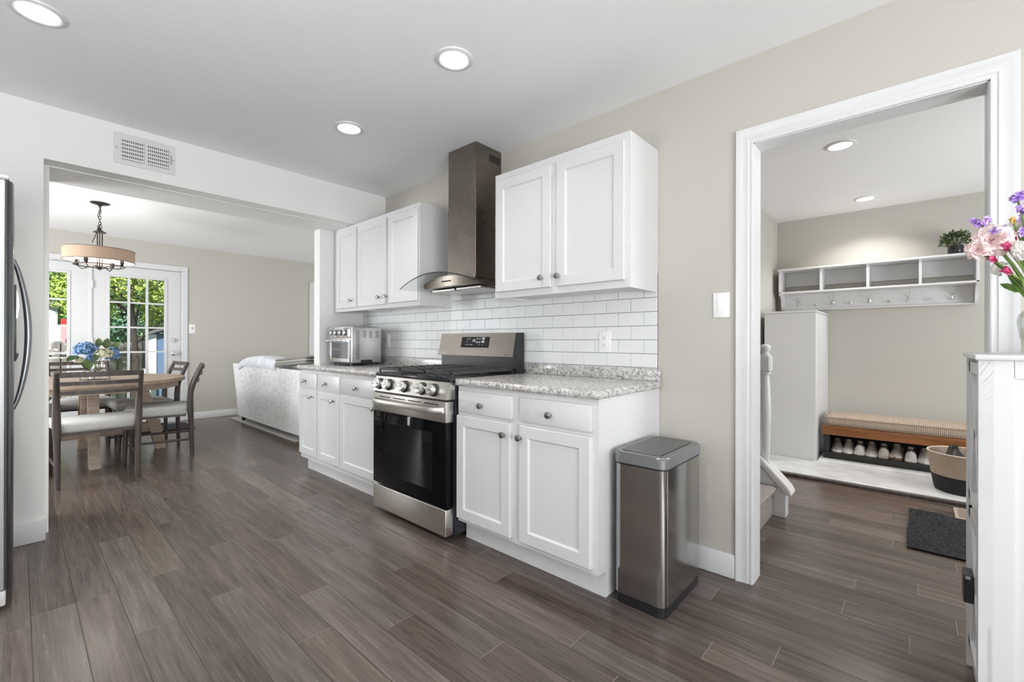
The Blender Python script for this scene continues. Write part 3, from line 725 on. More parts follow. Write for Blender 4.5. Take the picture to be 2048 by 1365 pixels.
for z in (.3, 1.05, 1.78): box(b, .628, .64, YB-.002, YB+.02, z, z+.1)
obj('astragal', b, MW, dr1, None)
# living window
win = bpy.data.objects.new('window_1', None); COL.objects.link(win); win.location = (4.1, YB, WZ0); win['kind'] = 'structure'; OFF['window_1'] = Vector(win.location)
win['label'] = 'white framed window past the stub wall'
b = bm_()
for x0, x1, z0, z1 in ((WX0-.085, WX0, WZ0-.085, WZ1+.07), (WX1, WX1+.085, WZ0-.085, WZ1+.07), (WX0, WX1, WZ1, WZ1+.07), (WX0-.1, WX1+.1, WZ0-.03, WZ0)): box(b, x0, x1, YB-.018, YB, z0, z1, .004, 1)
for x0, x1, z0, z1 in ((WX0, WX0+.05, WZ0, WZ1), (WX1-.05, WX1, WZ0, WZ1), (WX0, WX1, WZ0, WZ0+.05), (WX0, WX1, WZ1-.05, WZ1), (WX0, WX1, 1.33, 1.38)): box(b, x0, x1, YB+.05, YB+.09, z0, z1)
obj('window_frame', b, MTRIM, win, None)
b = bm_(); box(b, WX0+.04, WX1-.04, YB+.068, YB+.072, WZ0+.04, WZ1-.04); obj('window_pane', b, MPANE, win, None)

# dining table
TX, TY, TR, TZ = .46, 5.88, .75, .755
tb = thing('dining_table', 'round pale oak dining table with crossed trestle base', 'table', (TX, TY, 0))
b = bm_(); lathe(b, [(TR-.008, TZ-.038), (TR, TZ-.032), (TR, TZ-.006), (TR-.006, TZ)], (TX, TY, 0), 72); obj('tabletop', b, MOAK, tb, 30)
b = bm_(); lathe(b, [(TR-.085, TZ-.095), (TR-.06, TZ-.095), (TR-.06, TZ-.036), (TR-.085, TZ-.036)], (TX, TY, 0), 72, cap=False); obj('apron', b, MOAK, tb, 30)
for k in range(4):
    a = pi/2*k-pi/2; d = Vector((cos(a), sin(a), 0)); n = Vector((-d.y, d.x, 0)); c = Vector((TX, TY, 0))
    b = bm_(); V = []
    for r0, z in ((.555, 0), (.40, .665)):
        for s, t in ((-1, -1), (1, -1), (1, 1), (-1, 1)): V.append(b.verts.new(c+d*(r0+t*.045)+n*s*.037+Vector((0, 0, z))))
    for f in ((3, 2, 1, 0), (4, 5, 6, 7), (0, 1, 5, 4), (1, 2, 6, 5), (2, 3, 7, 6), (3, 0, 4, 7)): b.faces.new([V[i] for i in f])
    bmesh.ops.bevel(b, geom=b.edges[:], offset=.004, segments=2, affect='EDGES'); lg = obj('leg', b, MOAK, tb)
    b = bm_(); e = d*.545
    for z0, z1, hw in ((.225, .30, .012), (.165, .24, .018)):
        p = c+d*(.555-.155*((z0+z1)/2)/.665+.045)
        q0 = p-n*hw-d*.03; q1 = p+n*hw+d*.014
        box(b, min(q0.x, q1.x), max(q0.x, q1.x), min(q0.y, q1.y), max(q0.y, q1.y), z0, z1, .002, 1)
    obj('tenon_key', b, MOAK, lg)
b = bm_(); box(b, TX-.5, TX+.5, TY-.03, TY+.03, .19, .285, .004, 2); obj('stretcher', b, MOAK, tb)
b = bm_(); box(b, TX-.028, TX+.028, TY-.5, TY+.5, .20, .28, .004, 2); obj('stretcher', b, MOAK, tb)
b = bm_(); box(b, TX-.055, TX+.055, TY-.055, TY+.055, .17, .70, .006, 2); obj('post', b, MOAK, tb)

# dining chairs
def make_chair():
    t = thing('dining_chair', 'dark wood dining chair nearest the kitchen, back turned, grey seat', 'chair', (0, 0, 0), 0, 'dining chairs around the round table')
    L = dict(parent=t, local=True)
    def post(z):
        if z < .40: return -.25+.012*z/.40
        if z < .62: return -.238+.006*sin(pi*(z-.40)/.22)
        return -.238-.095*((z-.62)/.265)**1.25
    for s in (-1, 1):
        b = bm_(); pts, rr = [], []
        for k in range(24):
            z = .885*k/23; pts.append((s*(.232+.012*z/.885), post(z), z)); rr.append(.0155+.0075*min(1, z/.45)+(.003*sin(pi*(z-.35)/.3) if .35 < z < .65 else 0)-(.006*(z-.62)/.265 if z > .62 else 0))
        tube(b, pts, rr, 14); obj('rear_leg', b, MDARKW, **L)
        b = bm_(); tube(b, [(s*.262, .25, 0), (s*.26, .245, .2), (s*.255, .235, .41)], [.0155, .02, .022], 14); obj('front_leg', b, MDARKW, **L)
        b = bm_(); tube(b, [(s*.237, -.245, .165), (s*.261, .245, .165)], .0105, 10); obj('stretcher', b, MDARKW, **L)
    for nm, z0, z1, bow in (('top_rail', .845, .885, .02), ('slat', .782, .812, .03), ('slat', .710, .738, .032)):
        b = bm_(); A = []
        for k in range(15):
            s = -1+2*k/14; x = s*.238; y = post((z0+z1)/2)-bow*(1-s*s)
            A.append([b.verts.new((x, y+dy, z)) for dy, z in ((-.010, z0), (.010, z0), (.010, z1), (-.010, z1))])
        for q, r in zip(A, A[1:]):
            for k in range(4): b.faces.new((q[k], q[(k+1) % 4], r[(k+1) % 4], r[k]))
        b.faces.new(A[0]); b.faces.new(A[-1][::-1]); obj(nm, b, MDARKW, **L)
    b = bm_(); V = prism(b, [(-.215, -.20), (.215, -.20), (.245, .235), (-.245, .235)], 'Z', .388, .412); obj('seat_frame', b, MDARKW, smooth=None, **L)
    b = bm_(); V = box(b, -1, 1, -.218, .272, .408, .492, .034, 4)
    for v in b.verts:
        f = (v.co.y+.218)/.49; hw = .222+.048*f
        v.co.x *= hw
        if v.co.z > .46: v.co.z += .012*(1-(v.co.x/hw)**2)*(1-(2*f-1)**2)
    obj('seat_cushion', b, MLINEN, smooth=60, **L)
    return t
CH1 = make_chair(); G = 'dining chairs around the round table'
CH1.location = (.44, 5.02, 0)
def face(dx, dy): return math.atan2(-dx, dy)
dup(CH1, (.96, 5.535, 0), face(-.976, .22), 'dark wood dining chair in side view at the right of the table, nearer one', G)
dup(CH1, (.925, 6.19, 0), face(-1, -.05), 'dark wood dining chair behind the side-view chair, toward the door knob', G)
dup(CH1, (.47, 6.72, 0), pi, 'dark wood dining chair on the far side of the table before the french door', G)
dup(CH1, (-.115, 5.51, 0), face(.976, .22), 'dark wood dining chair half hidden by the wall edge, front one', G)
dup(CH1, (-.02, 6.19, 0), face(1, -.05), 'dark wood dining chair half hidden by the wall edge, rear one', G)

# foliage / flower helpers
def leafquad(bm, p, d, n, l, wd, fold=.25):
    d = Vector(d).normalized(); n = Vector(n); s = d.cross(n)
    if s.length < 1e-4: s = d.orthogonal()
    s.normalize(); n = s.cross(d)
    P = [p, p+d*l*.35+s*wd*.5+n*wd*fold, p+d*l*.75+s*wd*.38+n*wd*fold*.8, p+d*l, p+d*l*.75-s*wd*.38+n*wd*fold*.8, p+d*l*.35-s*wd*.5+n*wd*fold]
    V = [bm.verts.new(q) for q in P]; m = bm.verts.new(p+d*l*.5)
    for k in range(6): bm.faces.new((V[k], V[(k+1) % 6], m))
def rdir():
    while True:
        v = Vector((random.uniform(-1, 1), random.uniform(-1, 1), random.uniform(-1, 1)))
        if .05 < v.length < 1: return v.normalized()
def petal(bm, c, ax, out, l, wd, tilt, cup=.35, nu=4, nv=4):
    ax = Vector(ax).normalized(); out = Vector(out); out = (out-ax*out.dot(ax)).normalized(); s = ax.cross(out)
    def f(u, v):
        uu = (u-.5)*2; wf = sin(pi*min(.97, .12+.80*v))**.8
        a = tilt*(v**.9); r = l*v
        p = Vector(c)+ax*(r*cos(a))+out*(r*sin(a)+l*.04)+s*uu*wd*.5*wf
        return p+(ax*sin(a)-out*cos(a))*(cup*wd*.5*uu*uu*wf)
    grid(bm, f, nu, nv)
def bloom(bm, c, ax, rings, cup=.35):
    ax = Vector(ax).normalized(); a = ax.orthogonal().normalized(); e = ax.cross(a)
    for i, (n, l, wd, tilt) in enumerate(rings):
        o = random.uniform(0, 6.28)
        for k in range(n):
            t = o+2*pi*k/n+random.uniform(-.15, .15)
            petal(bm, c, ax, a*cos(t)+e*sin(t), l*random.uniform(.9, 1.1), wd*random.uniform(.9, 1.1), tilt*random.uniform(.9, 1.1), cup)
def florets(bm, c, r, n, sz, up=(0, 0, 1), sc=(1, 1, 1)):
    for k in range(n):
        d = rdir()
        if d.dot(Vector(up)) < -.45: continue
        p = Vector(c)+Vector((d.x*r*sc[0], d.y*r*sc[1], d.z*r*sc[2]))*random.uniform(.82, 1.05)
        a = d.orthogonal().normalized(); e = d.cross(a); o = random.uniform(0, 6)
        for q in range(4):
            t = o+pi/2*q; leafquad(bm, p, (a*cos(t)+e*sin(t))+d*.35, d, sz, sz*.9, -.2)
# table vase with hydrangeas
vs = thing('glass_vase', 'clear flared glass vase holding blue hydrangeas on the dining table', 'vase', (.515, 5.78, TZ), 0)
b = bm_(); lathe(b, [(.075, 0), (.088, .004), (.086, .03), (.06, .09), (.042, .125), (.052, .165), (.048, .165), (.038, .125), (.056, .088), (.080, .03), (.078, .012), (0, .01)], (.515, 5.78, TZ), 32); obj('bowl', b, MGLASS, vs, 60)
MBLUE = leaf_mat('hydrangea_blue', [(.045, .12, .27), (.13, .25, .44), (.26, .40, .60)], 30)
MCREAM = leaf_mat('hydrangea_cream', [(.42, .42, .27), (.66, .65, .46), (.78, .77, .62)], 30)
MLEAFD = leaf_mat('leaf_green', [(.03, .06, .018), (.07, .12, .03), (.14, .19, .05)], 14)
MSTEM = mat('stem_green', (.12, .2, .05), .5)
def hydrangea(label, c, r, m, leaves, sc=(1, 1, .9)):
    base = Vector((.515+(c[0]-.515)*.12, 5.78+(c[1]-5.78)*.12, TZ+.03))
    t = thing('hydrangea', label, 'flower', tuple(base), 0, 'flowers in the dining table vase'); c = Vector(c)
    b = bm_(); florets(b, c, r, 110, r*.30, sc=sc); ball(b, c, r*.62, sc, 2); obj('flower_head', b, m, t)
    b = bm_(); mid = Vector((.515+(c.x-.515)*.22, 5.78+(c.y-5.78)*.22, TZ+.16)); tube(b, [base, mid, c], .0035, 6); obj('stem', b, MSTEM, t)
    for p, d, l in leaves:
        b = bm_(); leafquad(b, Vector(p), d, (0, -.5, .8), l, l*.62, .12); bmesh.ops.subdivide_edges(b, edges=b.edges[:], cuts=1, smooth=.3); obj('leaf', b, MLEAFD, t)
hydrangea('large pale blue hydrangea head at the left of the table vase', (.43, 5.70, 1.035), .075, MBLUE, [((.37, 5.68, .99), (-.6, -.3, -.5), .10), ((.43, 5.62, .96), (.1, -.5, -.8), .12)], (1.15, .9, .95))
hydrangea('small drooping blue hydrangea below the large pale blue one', (.455, 5.64, .955), .042, MBLUE, [((.40, 5.66, .96), (-.7, 0, .1), .1)], (.8, .8, 1.2))
hydrangea('deeper blue hydrangea head at the right of the table vase', (.615, 5.72, .985), .065, MBLUE, [((.57, 5.72, 1.04), (.1, -.1, 1), .11), ((.60, 5.72, 1.04), (.7, -.1, .6), .11)], (.85, .9, 1.1))
hydrangea('cream hydrangea head in the middle of the table vase', (.545, 5.66, .995), .058, MCREAM, [((.50, 5.64, 1.0), (-.2, -.6, -.6), .10), ((.52, 5.72, 1.06), (0, 0, 1), .09)], (1.2, .9, .85))
hydrangea('small cream hydrangea at the lower left of the table vase', (.385, 5.68, .94), .035, MCREAM, [((.41, 5.64, .94), (.3, -.6, -.8), .115)])
b = bm_()
for s, x0, wv in ((1, .515, .075), (-1, .44, .05)):
    tube(b, [(x0-wv*cos(pi*k/14), 5.655 if s > 0 else 5.70, TZ+.006+.085*sin(pi*k/14)) for k in range(15)], .003, 6)
tube(b, [(.59, 5.655, TZ+.004), (.49, 5.70, TZ+.004), (.39, 5.70, TZ+.004), (.44, 5.655, TZ+.004), (.59, 5.655, TZ+.004)], .003, 6)
tag(obj('wire_stand', b, MBRZ), 'black wire stand with arched ends in front of the table vase', 'wire stand')

# chandelier
cx, cy = .537, 5.857
cd = thing('chandelier', 'bronze chandelier with beige drum shade over the dining table', 'ceiling light', (cx, cy, CH))
b = bm_(); lathe(b, [(.072, 0), (.072, -.006), (.066, -.010), (.03, -.018), (.012, -.03), (.008, -.045), (0, -.046)], (cx, cy, CH), 30); obj('ceiling_canopy', b, MBRZ, cd)
b = bm_(); z = CH-.04; k = 0
while z > 2.215:
    pts = [(cos(a)*.009, sin(a)*.018) for a in [2*pi*i/12 for i in range(13)]]
    tube(b, [(cx+(p if k % 2 else 0), cy+(0 if k % 2 else p), z-.018+q) for p, q in pts], .0028, 6, cap=False); z -= .028; k += 1
obj('chain', b, MBRZ, cd)
b = bm_(); tube(b, [(cx+.012*sin(i*1.1)-.004, cy+.01*cos(i*.9), CH-.03-i*.0225) for i in range(11)]+[(cx-.03, cy, 2.14), (cx-.055, cy, 2.06)], .003, 6); obj('cord', b, MBLK, cd)
b = bm_(); lathe(b, [(.004, 2.22), (.012, 2.205), (.016, 2.195), (.03, 2.185), (.05, 2.172), (.05, 2.167), (0, 2.166)], (cx, cy, 0), 24); tube(b, [(cx+.017*cos(a), cy, 2.225+.017*sin(a)) for a in [2*pi*i/14 for i in range(15)]], .003, 6, cap=False); obj('hub_cap', b, MBRZ, cd)
for k in range(3):
    a = .4+2*pi*k/3; b = bm_(); tube(b, [(cx+.02*cos(a), cy+.02*sin(a), 2.168), (cx+.02*cos(a), cy+.02*sin(a), 1.84), (cx+.06*cos(a), cy+.06*sin(a), 1.832)], .0045, 8); obj('rod', b, MBRZ, cd)
SR, sz0, sz1 = .262, 1.888, 2.0
MSH, nt, p_ = new('shade_linen'); v_ = coords(nt); n_ = nd(nt, 'TexNoise', {'Vector': v_, 'Scale': 160.0, 'Detail': 2.0}).outputs[0]
d_ = nd(nt, 'BsdfDiffuse', {0: ramp(nt, n_, [(.3, (.52, .40, .31)), (.7, (.64, .51, .41))])}); t_ = nd(nt, 'BsdfTranslucent', {0: (.80, .62, .47, 1)})
x_ = nd(nt, 'MixShader', {0: .4, 1: d_.outputs[0], 2: t_.outputs[0]}); nt.links.new(x_.outputs[0], nt.nodes['Material Output'].inputs[0]); nt.nodes.remove(p_)
b = bm_(); lathe(b, [(SR, sz0), (SR, sz1)], (cx, cy, 0), 64, cap=False); sh = obj('drum_shade', b, MSH, cd)
b = bm_(); lathe(b, [(SR-.003, sz0+.001), (SR-.003, sz1-.001)], (cx, cy, 0), 64, cap=False); obj('liner', b, mat('liner_white', (.85, .84, .82), .7), sh)
for zz in (sz0, sz1):
    b = bm_(); tube(b, [(cx+SR*cos(2*pi*i/64), cy+SR*sin(2*pi*i/64), zz) for i in range(65)], .0035, 6, cap=False); obj('rim_band', b, mat('band_brown', (.18, .13, .10), .6), sh)
b = bm_(); tube(b, [(cx+.185*cos(2*pi*i/48), cy+.185*sin(2*pi*i/48), 1.848) for i in range(49)], .005, 8, cap=False); obj('lamp_ring', b, MBRZ, cd)
MBULB = emis('bulb', (1, .93, .82), 9)
for k in range(4):
    a = .95+pi/2*k; d = Vector((cos(a), sin(a), 0)); c = Vector((cx, cy, 0))
    b = bm_(); tube(b, [c+d*r+Vector((0, 0, z)) for r, z in ((.0, 1.815), (.03, 1.822), (.065, 1.845), (.09, 1.842), (.115, 1.822), (.15, 1.817), (.175, 1.835), (.185, 1.85))], .0042, 8); ar = obj('arm', b, MBRZ, cd)
    b = bm_(); lathe(b, [(.006, 1.848), (.017, 1.858), (.012, 1.866), (.019, 1.874), (.016, 1.905), (.0, 1.906)], tuple(c+d*.185), 16); so = obj('socket', b, MBRZ, ar)
    b = bm_(); lathe(b, [(.010, 1.905), (.018, 1.93), (.012, 1.955), (0, 1.97)], tuple(c+d*.185), 14); obj('bulb', b, MBULB, ar)
b = bm_(); lathe(b, [(.018, 1.842), (.022, 1.835), (.012, 1.826), (.014, 1.818), (.007, 1.808), (0, 1.803)], (cx, cy, 0), 18); obj('finial', b, MBRZ, cd)
l = bpy.data.lights.new('chandelier_lamp', 'POINT'); l.energy = 5; l.color = (1, .93, .84); l.shadow_soft_size = .06
o = bpy.data.objects.new('chandelier_lamp', l); COL.objects.link(o); o.location = (cx, cy, 1.93)

# door mat, rug, sofa, throws
b = bm_(); box(b, .72, 1.54, 6.86, 7.40, 0, .012, .004, 1); tag(obj('door_mat', b, mat('mat_dark', (.03, .033, .04), .95, bump=.6, bscale=250)), 'dark door mat on the floor in front of the french door', 'door mat')
b = bm_(); box(b, 2.065, 4.6, 5.08, 7.34, 0, .014, .005, 2); tag(obj('area_rug', b, mat('rug_grey', (.50, .49, .47), .95, bump=.6, bscale=180)), 'pale grey area rug edge showing under the sofa', 'rug')
sf = thing('sofa', 'pale grey chenille sofa seen from behind beyond the left counter', 'sofa', (2.5, 6.0, .014))
b = bm_(); sy0, sy1 = 4.72, 7.02
nU, nV = 16, 10
def backface(u, v):
    z = .085+.715*v; y = sy0-.02*v+(sy1-sy0+.02*v+.235*v**1.7)*u
    return Vector((2.075-.02*sin(pi*v)*.5-.012*sin(pi*u), y, z))
V = [[b.verts.new(backface(i/nU, j/nV)) for j in range(nV+1)] for i in range(nU+1)]
V2 = [[b.verts.new(backface(i/nU, j/nV)+Vector((.24-.04*(j/nV), 0, 0))) for j in range(nV+1)] for i in range(nU+1)]
for A, f in ((V, 1), (V2, -1)):
    for i in range(nU):
        for j in range(nV): b.faces.new((A[i][j], A[i+1][j], A[i+1][j+1], A[i][j+1]))
for i in range(nU): b.faces.new((V[i][0], V[i+1][0], V2[i+1][0], V2[i][0])); b.faces.new((V[i][nV], V[i+1][nV], V2[i+1][nV], V2[i][nV]))
for j in range(nV): b.faces.new((V[0][j], V[0][j+1], V2[0][j+1], V2[0][j])); b.faces.new((V[nU][j], V[nU][j+1], V2[nU][j+1], V2[nU][j]))
es = [e for e in b.edges if len(e.link_faces) == 2 and e.calc_face_angle(0) > 1.0]
bmesh.ops.bevel(b, geom=es, offset=.022, segments=3, affect='EDGES'); obj('back', b, MSOFA, sf, 60)
b = bm_(); box(b, 2.29, 3.0, sy0+.02, sy1-.02, .085, .30, .02, 2); obj('seat_base', b, MSOFA, sf)
for y0, y1 in ((sy0+.2, 5.86), (5.87, sy1-.2)):
    b = bm_(); box(b, 2.30, 3.02, y0, y1, .30, .46, .04, 4); obj('seat_cushion', b, MSOFA, sf)
for y0, y1 in ((sy0, sy0+.2), (sy1-.2, sy1+.02)):
    b = bm_(); box(b, 2.28, 3.02, y0, y1, .085, .62, .05, 4); obj('arm', b, MSOFA, sf)
for x in (2.13, 2.93):
    for y in (sy0+.09, sy1-.05):
        b = bm_(); cyl(b, (x, y, .014), (x, y, .09), .022, .028, 14); obj('foot', b, MBLK, sf)
MTHROW = mat('throw_lilac', (.74, .75, .80), .95, bump=.7, bscale=60, var=.14, vscale=12)
MTHROW2 = mat('throw_grey', (.30, .285, .265), .95, bump=.7, bscale=120, var=.2, vscale=60)
def throw(name, label, prof, y0, y1, m, lift):
    b = bm_(); n = 14; A = []
    for i in range(n+1):
        s = i/n; y = y0+(y1-y0)*s
        A.append([b.verts.new((x, y, z+lift(s, (x-2.05)/.3)+.006*sin(9*s+k))) for k, (x, z) in enumerate(prof)])
    m_ = len(prof)
    for q, r in zip(A, A[1:]):
        for k in range(m_): b.faces.new((q[k], q[(k+1) % m_], r[(k+1) % m_], r[k]))
    b.faces.new(A[0]); b.faces.new(A[-1][::-1])
    return obj(name, b, m, None, 70)
b1 = throw('throw_blanket', '', [(2.045, .77), (2.040, .80), (2.046, .84), (2.07, .885), (2.13, .90), (2.22, .90), (2.29, .89), (2.31, .84), (2.30, .805), (2.2, .803), (2.09, .803), (2.066, .80), (2.062, .77)], 5.62, 6.93, MTHROW, lambda s, t: .028*sin(pi*s)-.05*(max(0, s-.75)/.25)**2)
tag(b1, 'pale lilac throw blanket folded along the top of the sofa back', 'blanket')
# grey throw: three layered folds rising to the right
t2 = thing('throw_blanket', 'grey striped throw folded in layers beside the stub wall on the sofa', 'blanket', (2.16, 5.2, .80))
for q in range(3):
    b = bm_(); A = []; n = 18
    for i in range(n+1):
        s = i/n; y = 5.62-.86*s
        z = .818+q*.030+.085*(s**1.3)*(1-.25*s)+(.018 if 0 < i < n else .012)
        h = .0145 if 0 < i < n else .005
        A.append([b.verts.new((x, y, zz)) for x, zz in ((2.05, z-h), (2.043, z), (2.05, z+h), (2.29, z+h), (2.297, z), (2.29, z-h))])
    for c_, r in zip(A, A[1:]):
        for k in range(6): b.faces.new((c_[k], c_[(k+1) % 6], r[(k+1) % 6], r[k]))
    b.faces.new(A[0]); b.faces.new(A[-1][::-1]); obj('fold', b, MTHROW2 if q != 1 else mat('throw_grey_light', (.42, .40, .38), .95, bump=.6, bscale=120), t2, 70)
b = bm_(); prism(b, [(2.09, .803), (2.30, .803), (2.30, .843), (2.09, .843)], 'Y', 4.74, 5.02); bmesh.ops.bevel(b, geom=b.edges[:], offset=.018, segments=3, affect='EDGES')
tag(obj('pillow', b, mat('pillow_tan', (.52, .46, .40), .9, bump=.5, bscale=200)), 'flat tan pillow lying on the sofa back under the grey throw', 'pillow')

# ================================================================== HALL
MSTAIRC = mat('stair_carpet', (.30, .265, .245), 1, bump=1.0, bscale=160, var=.35, vscale=120)
st = bpy.data.objects.new('staircase', None); COL.objects.link(st); st.location = (2.85, .9, 0); OFF['staircase'] = Vector(st.location)
tag(st, 'carpeted staircase rising behind the doorway jamb in the hall', 'stairs')
for k in range(6):
    y = .67+.24*k; b = bm_()
    P = [(y+.26, 0), (y+.015, 0), (y+.008, .10), (y+.018, .155), (y-.012, .17), (y-.014, .185), (y+.004, .197), (y+.26, .197)]
    P = [(a, z+(.195*k if z > .05 else max(0, .195*k-.02))) for a, z in P]
    prism(b, P, 'X', 2.42, 3.282); obj('step', b, MSTAIRC, st, 50)
kw = bpy.data.objects.new('stair_knee_wall', None); COL.objects.link(kw); kw.location = (3.33, .7, 0); OFF['stair_knee_wall'] = Vector(kw.location)
tag(kw, 'white sloped knee wall with wide cap beside the carpeted stairs', 'stair wall')
sl = 1.06
b = bm_(); prism(b, [(.612, 0), (1.135, 0), (1.135, .15+sl*.523), (.612, .15)], 'X', 3.29, 3.38); obj('panel', b, MW, kw, None)
b = bm_(); prism(b, [(.572, .152), (.590, .192), (1.135, .192+sl*.545), (1.135, .15+sl*.545), (.596, .142)], 'X', 3.268, 3.40); bmesh.ops.bevel(b, geom=b.edges[:], offset=.006, segments=2, affect='EDGES'); obj('cap', b, MW, kw)
nw = thing('newel_post', 'white turned newel post standing on the sloped stair wall', 'newel post', (3.335, .737, .29))
nx, ny = 3.335, .737
b = bm_(); lathe(b, [(.026, .25), (.028, .42), (.034, .62), (.034, .70), (.028, .84), (.024, .905), (.034, .912), (.034, .922), (.024, .93)], (nx, ny, 0), 24); obj('shaft', b, MW, nw, 40)
b = bm_(); box(b, nx-.037, nx+.037, ny-.037, ny+.037, .926, 1.035, .010, 1); obj('block', b, MW, nw)
b = bm_(); lathe(b, [(.033, 1.033), (.02, 1.052), (.02, 1.06), (.026, 1.068), (.034, 1.085), (.030, 1.10), (.015, 1.108), (0, 1.11)], (nx, ny, 0), 24); obj('finial', b, MW, nw, 50)

# hearth slab, white box, bench
MMARB = mat('marble_white', (.70, .70, .70), .3, var=.12, vscale=9)
b = bm_(); box(b, 4.372, HF, -2.6, HL, 0, .03, .003, 1); tag(obj('hearth_slab', b, MMARB), 'long white marble slab on the hall floor under the bench', 'hearth slab')
b = bm_(); box(b, 4.335, 4.372, -2.6, HL, 0, .022, .003, 1); tag(obj('wood_nosing', b, MDARKW), 'dark wood nosing strip along the marble slab edge', 'floor trim')
b = bm_(); prism(b, [(4.93, .03), (4.93, .036), (4.945, .042), (4.955, .042), (4.96, .05), (HF, .05), (HF, .03)], 'Y', -1.6, .655); tag(obj('upper_slab', b, MMARB, None, None), 'thin moulded upper slab directly under the black bench', 'hearth slab')
hx = thing('pipe_enclosure', 'tall plain white boxed enclosure in the hall corner', 'cabinet', (5.3, .88, .03))
b = bm_(); box(b, 4.935, HF-.004, .672, 1.10, .03, 1.40, .004, 1); obj('body', b, MW, hx)
b = bm_(); box(b, 4.93, HF-.004, .667, 1.105, 1.40, 1.418, .004, 1); obj('top', b, MW, hx)
bn = thing('shoe_bench', 'low wooden bench with open black shoe shelf on the marble slab', 'bench', (5.25, .0, .05))
bx0, bx1, by0, by1 = 5.035, 5.44, -.62, .632
MBLKW = mat('bench_black', (.018, .017, .017), .55)
MRED = wood_mat('bench_wood', (.14, .045, .012), (.30, .115, .035), (20, 2, 20), .35)
b = bm_(); box(b, bx0, bx1, by0, by1, .05, .107, .006, 2); obj('base', b, MBLKW, bn)
b = bm_(); box(b, bx0+.008, bx1, by1-.045, by1-.002, .107, .268, .003, 1); obj('end_panel', b, MBLKW, bn)
b = bm_(); box(b, bx0+.008, bx1, by0+.002, by0+.045, .107, .268, .003, 1); obj('end_panel', b, MBLKW, bn)
b = bm_(); box(b, bx1-.012, bx1, by0+.04, by1-.04, .107, .268); obj('back_panel', b, MBLKW, bn, None)
b = bm_(); box(b, bx0-.008, bx1+.005, by0-.01, by1+.008, .268, .350, .006, 2); obj('seat_board', b, MRED, bn)
cu = thing('bench_cushion', 'ribbed tan corduroy cushion on the wooden bench', 'cushion', (5.25, 0, .35))
MCORD = stripe_mat('corduroy', (.30, .225, .165), (.58, .475, .375), 'Y', 28, .95, .9)
b = bm_(); box(b, bx0+.01, bx1+.02, by0-.01, by1-.012, .35, .438, .03, 4)
for v in b.verts:
    if v.co.z > .41: v.co.z += .018*sin(pi*(v.co.x-bx0)/(bx1-bx0))*(1+.3*sin(9*v.co.y))
obj('pad', b, MCORD, cu, 60)
b = bm_(); pts = rrect(bx0+.008, bx1+.022, by0-.012, by1-.01, .03)
for zz in (.358, .426): tube(b, [(x, y, zz) for x, y in pts+[pts[0]]], .0035, 6, cap=False)
obj('piping', b, mat('piping_tan', (.34, .255, .19), .9), cu)

# coat shelf
cs = thing('coat_shelf', 'white cubby shelf with coat hooks on the hall wall', 'shelf', (5.58, .33, 1.47))
sx = 5.45; ya, yb = -.41, 1.078
b = bm_(); box(b, sx-.01, HF, ya-.012, yb+.012, 1.875, 1.895, .003, 1); obj('top_board', b, MW, cs)
b = bm_(); box(b, sx, HF, ya, yb, 1.635, 1.652, .002, 1); obj('shelf_board', b, MW, cs)
for y0 in (ya, yb-.02):
    b = bm_(); P = [(sx, 1.875), (sx, 1.64)]+[(sx+.02+.10*sin(pi/2*k/8), 1.62-.12*(1-cos(pi/2*k/8))) for k in range(9)]+[(sx+.14, 1.468), (HF, 1.468), (HF, 1.875)]
    prism(b, P, 'Y', y0, y0+.02); obj('end_panel', b, MW, cs, None)
for k in (1, 2, 3):
    y = ya+(yb-ya)*k/4; b = bm_(); box(b, sx+.004, HF-.02, y-.01, y+.01, 1.652, 1.875); obj('divider', b, MW, cs, None)
b = bm_(); box(b, HF-.02, HF-.002, ya+.02, yb-.02, 1.725, 1.875, .002, 1); obj('rear_rail', b, MW, cs)
b = bm_(); box(b, HF-.03, HF-.002, ya+.02, yb-.02, 1.474, 1.637, .002, 1); obj('hook_board', b, MW, cs)
b = bm_(); box(b, HF-.055, HF-.002, ya, yb, 1.462, 1.478, .003, 1); obj('lower_lip', b, MW, cs)
for k, y in enumerate((.931, .774, .628, .481, .332, .183, .036, -.111, -.262)):
    X = HF-.03; b = bm_()
    if k % 2 == 0:
        lathe(b, [(.013, 0), (.012, .003), (0, .004)], n=12, axis='X')
        for v in b.verts: v.co = Vector((X-v.co.x, y+v.co.y, 1.537+v.co.z*1.6))
        tube(b, [(X-.004, y, 1.54), (X-.012, y, 1.56), (X-.03, y, 1.58), (X-.05, y, 1.597), (X-.058, y, 1.612)], [.0045, .004, .0035, .0035, .004], 8); ball(b, (X-.058, y, 1.615), .0075)
        tube(b, [(X-.004, y, 1.535), (X-.018, y, 1.515), (X-.036, y, 1.514), (X-.042, y, 1.528)], [.005, .005, .0045, .004], 8); ball(b, (X-.042, y, 1.531), .0075)
    else:
        lathe(b, [(.010, 0), (.009, .003), (0, .004)], n=12, axis='X')
        for v in b.verts: v.co = Vector((X-v.co.x, y+v.co.y, 1.524+v.co.z*1.5))
        tube(b, [(X-.002, y, 1.526), (X-.016, y, 1.512), (X-.03, y, 1.515), (X-.034, y, 1.53)], .0042, 8); ball(b, (X-.034, y, 1.533), .007)
    obj('coat_hook', b, MCHR, cs, 60)
pp = thing('potted_plant', 'small bushy green plant in a black pot on the coat shelf', 'plant', (5.56, -.27, 1.895))
b = bm_(); lathe(b, [(.045, 0), (.052, .01), (.054, .055), (.05, .083), (.044, .083), (.044, .06), (0, .06)], (5.56, -.27, 1.895), 24); obj('pot', b, mat('pot_black', (.015, .015, .016), .25), pp)
b = bm_()
